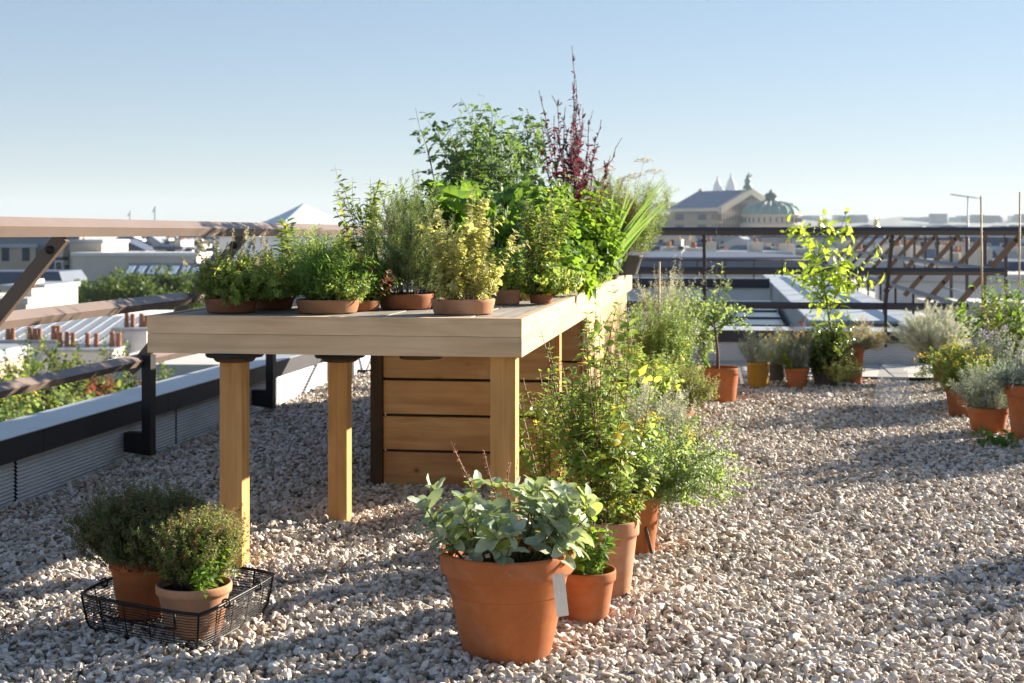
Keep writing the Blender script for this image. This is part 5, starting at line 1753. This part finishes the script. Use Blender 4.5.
# opera house
def opera():
    d = 900.0
    u = d / F
    c = at(735, d)
    zb = -24.0
    rt = thing('opera_house', 'ornate stone opera house with blue gable roof and green copper dome on the skyline', 'building', (c.x, c.y, zb), TH)
    Z = lambda y: hgt(y, d) - zb
    X = lambda px: (px - 735) * u
    # stage block: its roof ridge runs away to the left
    rd = Vector((-.61, .79, 0))
    ac = Vector((.79, .61, 0))
    A = Vector((X(750), 0, 0))
    hw, ln = 25.5, 46.0
    ze, zr = Z(209), Z(191.5)
    def P(s, t, z):
        v = A + ac * s + rd * t
        return (v.x, v.y, z)
    m = MB()
    m.prism([P(-hw, 0, 0), P(hw, 0, 0), P(hw, 0, ze), P(0, 0, zr - .4), P(-hw, 0, ze)], rd * ln)
    w_ = m.build('stage_block', FC['opera'], rt)
    m = MB()
    for s in (-1, 1):
        m.prism([P(s * (hw + .8), 1.2, ze + .1), P(0, 1.2, zr + .2), P(0, 1.2, zr + 1.2), P(s * (hw + .8), 1.2, ze + 1.1)], rd * (ln - 1))
    m.build('roof', M['slateblue'], rt)
    m = MB()
    for s in (-1, 1):
        m.prism([P(s * (hw + 1.6), -1.4, ze - 3.2), P(0, -1.4, zr - 2.0), P(0, -1.4, zr + 2.2), P(s * (hw + 1.6), -1.4, ze + 1.4)], rd * 2.6)
    m.build('pediment', M['stone'], rt)
    m = MB()
    m.prism([P(-hw - 1.2, -1, ze - 1.6), P(-hw, -1, ze - 1.6), P(-hw, -1, ze + .6), P(-hw - 1.2, -1, ze + .6)], rd * (ln + 2))
    m.prism([P(-hw - .8, -1, ze - 9), P(-hw, -1, ze - 9), P(-hw, -1, ze - 8), P(-hw - .8, -1, ze - 8)], rd * (ln + 2))
    m.build('cornice', M['plaster2'], rt)
    # front wing below the roof on the left
    m = MB()
    q = P(-hw - 7, ln * .5, 0)
    m.prism([P(-hw - 7, 2, 0), P(-hw - .1, 2, 0), P(-hw - .1, 2, Z(214)), P(-hw - 7, 2, Z(214))], rd * (ln + 6))
    m.build('side_wing', FC['opera'], rt)
    for px, y0, y1, t in ((676, 209, 193, 52), (709, 195, 186, 40), (718, 208, 200, 0)):
        m = MB()
        m.lathe([(0, 0), (2.4, 0), (2.4, 1.2), (1.7, 1.6), (1.7, 5), (2.3, 5.4), (1.5, 7.2), (.8, 9.0), (0, 10)], 10, (0, 0, 0))
        o = m.build('roof_statue', M['stone'], rt, (X(px), t, Z(y0)))
        o.scale = (1, 1, (y0 - y1) * u / 10)
    m = MB()
    m.lathe([(0, 0), (3, 0), (3, 2), (2.0, 2.4), (1.8, 4.5), (2.2, 5.4), (1.2, 7), (1.0, 8.4), (0, 9.3)], 12, (0, 0, 0))
    m.bar((-2.2, 0, 5.2), (2.6, 0, 9.0), .7, .8)
    m.bar((.4, 0, 6), (.7, 0, 10.4), .7, .7)
    m.build('gable_statue', M['copper'], rt, (A.x - 1.5, A.y - .5, zr + 1.5))
    # auditorium drum and dome
    D = Vector((X(767), -14, 0))
    r0 = 29.5 * u
    m = MB()
    m.lathe([(r0 * 1.02, 0), (r0 * 1.02, Z(226)), (r0 * 1.05, Z(225.4)), (r0 * 1.05, Z(224.6)), (r0 * .97, Z(224)), (r0 * .97, Z(216.6)), (r0 * 1.03, Z(216)), (r0 * 1.03, Z(215)), (r0 * .9, Z(214.6)), (0, Z(214.6))], 56, D)
    dr = m.build('drum', M['stone'], rt)
    for k in range(32):
        m = MB()
        a = 2 * PI * k / 32
        ce = Vector((D.x + math.cos(a) * r0 * .975, D.y + math.sin(a) * r0 * .975, 0))
        t = Vector((-math.sin(a), math.cos(a), 0))
        m.bar(ce + Vector((0, 0, Z(222.6))), ce + Vector((0, 0, Z(218))), 1.5, 1.0, t)
        m.build('window', M['glass'], dr)
    m = MB()
    prof = [(r0 * .96, Z(215))]
    for k in range(1, 10):
        a = k / 10 * PI / 2
        prof.append((r0 * .96 * math.cos(a) ** .9, Z(215) + (Z(202) - Z(215)) * math.sin(a)))
    prof.append((0, Z(201.8)))
    m.lathe(prof, 56, D)
    dm = m.build('dome', M['copper'], rt)
    for k in range(20):
        m = MB()
        a = 2 * PI * k / 20 + .1
        pts = [(D.x + math.cos(a) * (r + .15), D.y + math.sin(a) * (r + .15), z + .15) for r, z in prof[:-1]]
        m.tube(pts, .42, 5)
        m.build('rib', M['copperpale'], dm)
    for k in range(8):
        a = 2 * PI * k / 8 + .3
        m = MB()
        m.lathe([(0, 0), (1.3, 0), (1.3, 1.6), (.9, 2.6), (0, 3)], 8, (D.x + math.cos(a) * r0 * .72, D.y + math.sin(a) * r0 * .72, Z(208.4)))
        m.build('oculus', M['stone'], dm)
    m = MB()
    m.lathe([(0, 0), (4.6, 0), (4.6, 1), (3.6, 1.2), (3.6, 3.6), (4.3, 3.9), (4.3, 4.4), (2.6, 5.6), (1.0, 6.2), (.9, 7.4), (0, 8)], 20, (D.x, D.y, Z(202.6)))
    m.build('lantern', M['copperdark'], rt)
M['slateblue'] = plain('blue_grey_lead_roof', (.10, .15, .25), .5, .1, .15, .1)
M['copperpale'] = plain('pale_copper_rib', (.30, .42, .36), .6, 0, .15, .1)
M['copperdark'] = plain('dark_copper_lantern', (.10, .15, .14), .6, 0, .2, .1)
opera()

# far hill with the white basilica domes
def basilica():
    d = 2300.0
    u = d / F
    c = at(727, d)
    zb = hgt(200, d)
    rt = thing('hilltop_basilica', 'two pale hazy domes of a hilltop basilica behind the opera roof', 'building', (c.x, c.y, zb), TH)
    m = MB()
    m.box(-26, 26, -16, 16, -30, 12)
    m.build('nave', M['plaster'], rt)
    for px, yt, w in ((717.5, 178, 4.6), (731, 176, 6.0)):
        m = MB()
        x = (px - 727) * u
        h = hgt(yt, d) - zb
        r = w * u
        m.lathe([(r, 0), (r, h * .35), (r * 1.05, h * .37), (r * .98, h * .5), (r * .78, h * .68), (r * .48, h * .83), (r * .2, h * .93), (r * .2, h * 1.03), (r * .08, h * 1.1), (0, h * 1.22)], 24, (x, 0, 0), None, 0, True)
        m.build('dome', M['plaster'], rt)
basilica()

def hills():
    V, Fs = [], []
    g = random.Random(8)
    knots = [(-1400, 228), (-300, 229), (200, 229), (480, 226), (600, 214), (650, 203), (690, 205), (720, 199), (752, 206), (800, 216), (850, 219), (900, 217), (960, 221), (1040, 219), (1300, 221), (2300, 222)]
    n = 500
    for i in range(n + 1):
        px = -1400 + 3700 * i / n
        for a, b_ in zip(knots[:-1], knots[1:]):
            if a[0] <= px <= b_[0]:
                y = a[1] + (b_[1] - a[1]) * (px - a[0]) / (b_[0] - a[0])
        y += 1.2 * math.sin(px * .031) + .7 * math.sin(px * .11) + g.uniform(-.35, .35)
        for d, f in ((1900, 0), (2350, .55), (2900, 1), (3400, .7), (3900, 0)):
            q = at(px, d)
            V.append((q.x, q.y, -24.3 + (hgt(y, 2900) + 24.3) * f))
    for i in range(n):
        for j in range(4):
            k = i * 5 + j
            Fs.append((k, k + 5, k + 6, k + 1))
    tag(MB().add(V, Fs, .5, 0, True).build('hills', M['hill']), kind='structure')
hills()

# city blocks out to the hills, both sides of the table
g = random.Random(77)
rows = [(150, 244, 251), (200, 240, 247), (270, 236.5, 243), (380, 234, 240), (560, 231, 237), (820, 228, 234), (1200, 226, 231.5), (1650, 223.5, 229)]
cols = [('cream', 'slate'), ('white', 'zinc'), ('beige', 'zinc'), ('grey', 'slate'), ('white', 'slate'), ('cream', 'zinc')]
wallw = {'cream': 'cream', 'white': 'white', 'beige': 'beige', 'grey': 'grey'}
roofw = {'slate': 'dark slate', 'zinc': 'grey zinc'}
dist = ['nearer', 'nearer', 'middle distance', 'middle distance', 'far', 'far', 'hazy farthest', 'hazy farthest']
for ri, (d, ya, yb) in enumerate(rows):
    for lo, hi, side in ((-60, 345, 'left of the table'), (625, 1100, 'right of the table')):
        px = lo + g.uniform(0, 20)
        while px < hi:
            w = g.uniform(26, 58) * (1 if d < 500 else .75)
            y = g.uniform(ya, yb)
            if 655 < px + w / 2 < 815 and d > 700 and y < 230:
                y = g.uniform(231, 236)
            wl, rf = g.choice(cols)
            kd = g.choice(('flat', 'mansard', 'mansard', 'gable'))
            lab = f'{dist[ri]} {wallw[wl]} city building with {roofw[rf]} roof, {side}'
            W_ = w * d / F
            if kd == 'mansard':
                block('city_building', lab, at(px + w / 2, d), W_, min(16, W_), hgt(y, d), FC[wl], M[rf], TH + R(g.uniform(-25, 25)), lab, 'mansard', g.uniform(2.2, 3.4) * (1 + d / 1500), g.choice((0, 1, 1)) if d < 700 else 0, g.randint(0, 9999), dorm=max(2, int(W_ / 2.6)) if d < 600 else 0)
            else:
                block('city_building', lab, at(px + w / 2, d), W_, min(16, W_), hgt(y, d) - (1.5 if kd == 'gable' else 0), FC[wl], M[rf], TH + R(g.uniform(-25, 25)), lab, kd, 1.5 * (1 + d / 1500), g.choice((0, 1, 1)) if d < 700 else 0, g.randint(0, 9999))
            px += w * g.uniform(.85, 1.25)

# the part of the city that the table's plants hide in the photograph
m_ = MB()
for d, ya, yb in rows:
    px = 345.0
    while px < 625:
        w = g.uniform(26, 58)
        c = at(px + w / 2, d)
        W_, zt = w * d / F, hgt(g.uniform(ya, yb), d)
        a_ = TH + R(g.uniform(-25, 25))
        q = min(16, W_) / 2
        k_ = g.randint(0, 3)
        for (s0, s1, z0, z1, mi) in ((1, 1, -24, zt - 2.2, k_), (1.02, .8, zt - 2.197, zt, 4)):
            V = []
            for sc, z in ((s0, z0), (s1, z1)):
                for sx, sy in ((-1, -1), (1, -1), (1, 1), (-1, 1)):
                    x, y = sx * W_ / 2 * sc, sy * q * sc
                    V.append((c.x + x * math.cos(a_) - y * math.sin(a_), c.y + x * math.sin(a_) + y * math.cos(a_), z))
            m_.add(V, [(3, 2, 1, 0), (4, 5, 6, 7), (0, 1, 5, 4), (1, 2, 6, 5), (2, 3, 7, 6), (3, 0, 4, 7)], None, mi)
        px += w * g.uniform(.9, 1.4)
tag(m_.build('distant_rooftops', [FC['cream'], FC['white'], FC['beige'], FC['grey'], M['slate']]), 'hazy mass of city rooftops behind the plants on the table', None, None, 'stuff')

# skyline bumps on the hill
lab = 'tiny hazy building on the far hill skyline'
for k in range(34):
    px = g.choice((g.uniform(635, 690), g.uniform(800, 1060), g.uniform(800, 1060)))
    d = 2750
    yb = 207 if px < 690 else 219
    w, h = g.uniform(5, 22), g.uniform(1, 5)
    c = at(px, d)
    rt = thing('hill_building', lab, 'building', (c.x, c.y, hgt(yb + 8, d)), TH, lab)
    m = MB()
    m.box(-w * d / F / 2, w * d / F / 2, -12, 12, 0, (8 + h) * d / F)
    m.build('wall', FC[g.choice(('white', 'cream', 'grey'))], rt)
c = at(938, 2600)
rt = thing('slab_tower', 'broad hazy slab block standing on the skyline at the right', 'building', (c.x, c.y, hgt(224, 2600)), TH)
m = MB()
m.box(-14, 14, -10, 10, 0, 7 * 2600 / F + 6)
m.build('wall', FC['grey'], rt)

# aerial, crane, masts
c = at(968, 62)
rt = thing('roof_aerial', 'thin television aerial standing on a roof at the right', 'aerial', (c.x, c.y, -3), TH)
m = MB()
m.tube([(0, 0, 0), (0, 0, hgt(196, 62) + 3)], .035, 6)
m.build('mast', M['zinc'], rt)
m = MB()
zz = hgt(197, 62) + 3
m.tube([(-.75, 0, zz + .12), (.62, 0, zz - .08)], .022, 6)
for k in range(9):
    x = -.7 + k * .16
    m.tube([(x, -.32, zz + .1 - .02 * k), (x, .32, zz + .1 - .02 * k)], .012, 5)
m.build('element', M['zinc'], rt)
for px, d, y, lab in ((155, 420, 207, 'thin crane mast on the horizon left of the table'), (130, 500, 212, 'shorter thin mast on the left horizon')):
    c = at(px, d)
    rt = thing('mast', lab, 'mast', (c.x, c.y, -24), TH)
    m = MB()
    m.tube([(0, 0, 0), (0, 0, hgt(y, d) + 24)], .22, 6)
    m.tube([(-.8, 0, hgt(y, d) + 22.5), (.3, 0, hgt(y, d) + 24.2)], .15, 5)
    m.build('pole', M['greywall'], rt)
for px, d, y, lab in ((820, 1000, 216, 'small gilded statue group glinting above the rail'), (876, 1000, 217, 'second gilded statue group glinting above the rail')):
    c = at(px, d)
    rt = thing('gilded_statue', lab, 'statue', (c.x, c.y, hgt(231, d)), TH)
    m = MB()
    m.lathe([(0, 0), (3.2, 0), (3.0, 3), (1.6, 3.5), (1.8, 5.5), (1.0, 8), (.5, 10), (0, 10.6)], 10)
    m.bar((0, 0, 5), (2.4, 0, 9.5), .6, .6)
    m.build('figure', M['gilt'] if 'gilt' in M else M.setdefault('gilt', plain('gilded_bronze', (.80, .58, .20), .3, .8, .1, 1)), rt)
    m = MB()
    m.box(-4.5, 4.5, -4.5, 4.5, -30, 0)
    m.build('pedestal', M['stone'], rt)

# ------------------------------------------------------------------ haze, sky, sun, camera
m = bpy.data.materials.new('city_haze')
m.use_nodes = True
nt = m.node_tree
nt.nodes.remove(nt.nodes['Principled BSDF'])
pv = nt.nodes.new('ShaderNodeVolumePrincipled')
pv.inputs['Color'].default_value = (.74, .86, 1.0, 1)
pv.inputs['Density'].default_value = HAZE = .0001
pv.inputs['Anisotropy'].default_value = .0
nt.links.new(pv.outputs[0], nt.nodes['Material Output'].inputs['Volume'])
b_ = MB()
b_.box(-4050, 4050, -1050, 6050, -25.4, 150)
tag(b_.build('haze', m), kind='stuff')

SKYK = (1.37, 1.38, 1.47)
ELEV, AZ = R(18.5), R(34) + TH
S = Vector((math.cos(ELEV) * math.cos(AZ), math.cos(ELEV) * math.sin(AZ), math.sin(ELEV)))
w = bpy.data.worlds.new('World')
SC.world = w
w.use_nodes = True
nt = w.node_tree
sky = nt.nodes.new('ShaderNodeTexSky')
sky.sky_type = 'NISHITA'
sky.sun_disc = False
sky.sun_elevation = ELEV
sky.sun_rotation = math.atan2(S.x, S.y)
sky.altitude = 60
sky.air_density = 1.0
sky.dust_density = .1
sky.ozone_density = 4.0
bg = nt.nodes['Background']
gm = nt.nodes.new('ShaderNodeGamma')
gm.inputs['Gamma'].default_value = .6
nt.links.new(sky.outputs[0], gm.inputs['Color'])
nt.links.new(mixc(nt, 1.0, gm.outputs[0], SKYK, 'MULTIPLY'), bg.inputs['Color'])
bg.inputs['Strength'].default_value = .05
sl = bpy.data.lights.new('sun', 'SUN')
sl.energy = 5.0
sl.angle = R(.53)
sl.color = (1.0, .90, .75)
so = bpy.data.objects.new('sun', sl)
COL.objects.link(so)
so.rotation_euler = S.to_track_quat('Z', 'Y').to_euler()
so.location = (20, 20, 20)

cd = bpy.data.cameras.new('camera')
cd.sensor_width = 36
cd.lens = F * 36 / 1024
cd.shift_y = -(341.5 - HZ) / 1024
cd.clip_start = .05
cd.clip_end = 20000
cd.dof.use_dof = True
cd.dof.focus_distance = 4.75
cd.dof.aperture_fstop = 6.3
co = bpy.data.objects.new('camera', cd)
COL.objects.link(co)
co.location = (0, 0, EYE)
co.rotation_euler = (R(90), 0, TH)
SC.camera = co
SC.view_settings.view_transform = 'Standard'
SC.view_settings.look = 'None'
SC.view_settings.exposure = 1.85
SC.view_settings.gamma = 1
SC.view_settings.use_curve_mapping = False
SC.cycles.use_denoising = True
SC.cycles.max_bounces = 7
SC.cycles.diffuse_bounces = 4
SC.cycles.glossy_bounces = 3
SC.cycles.transmission_bounces = 6
SC.cycles.transparent_max_bounces = 8
SC.cycles.volume_bounces = 0
SC.cycles.sample_clamp_indirect = 6
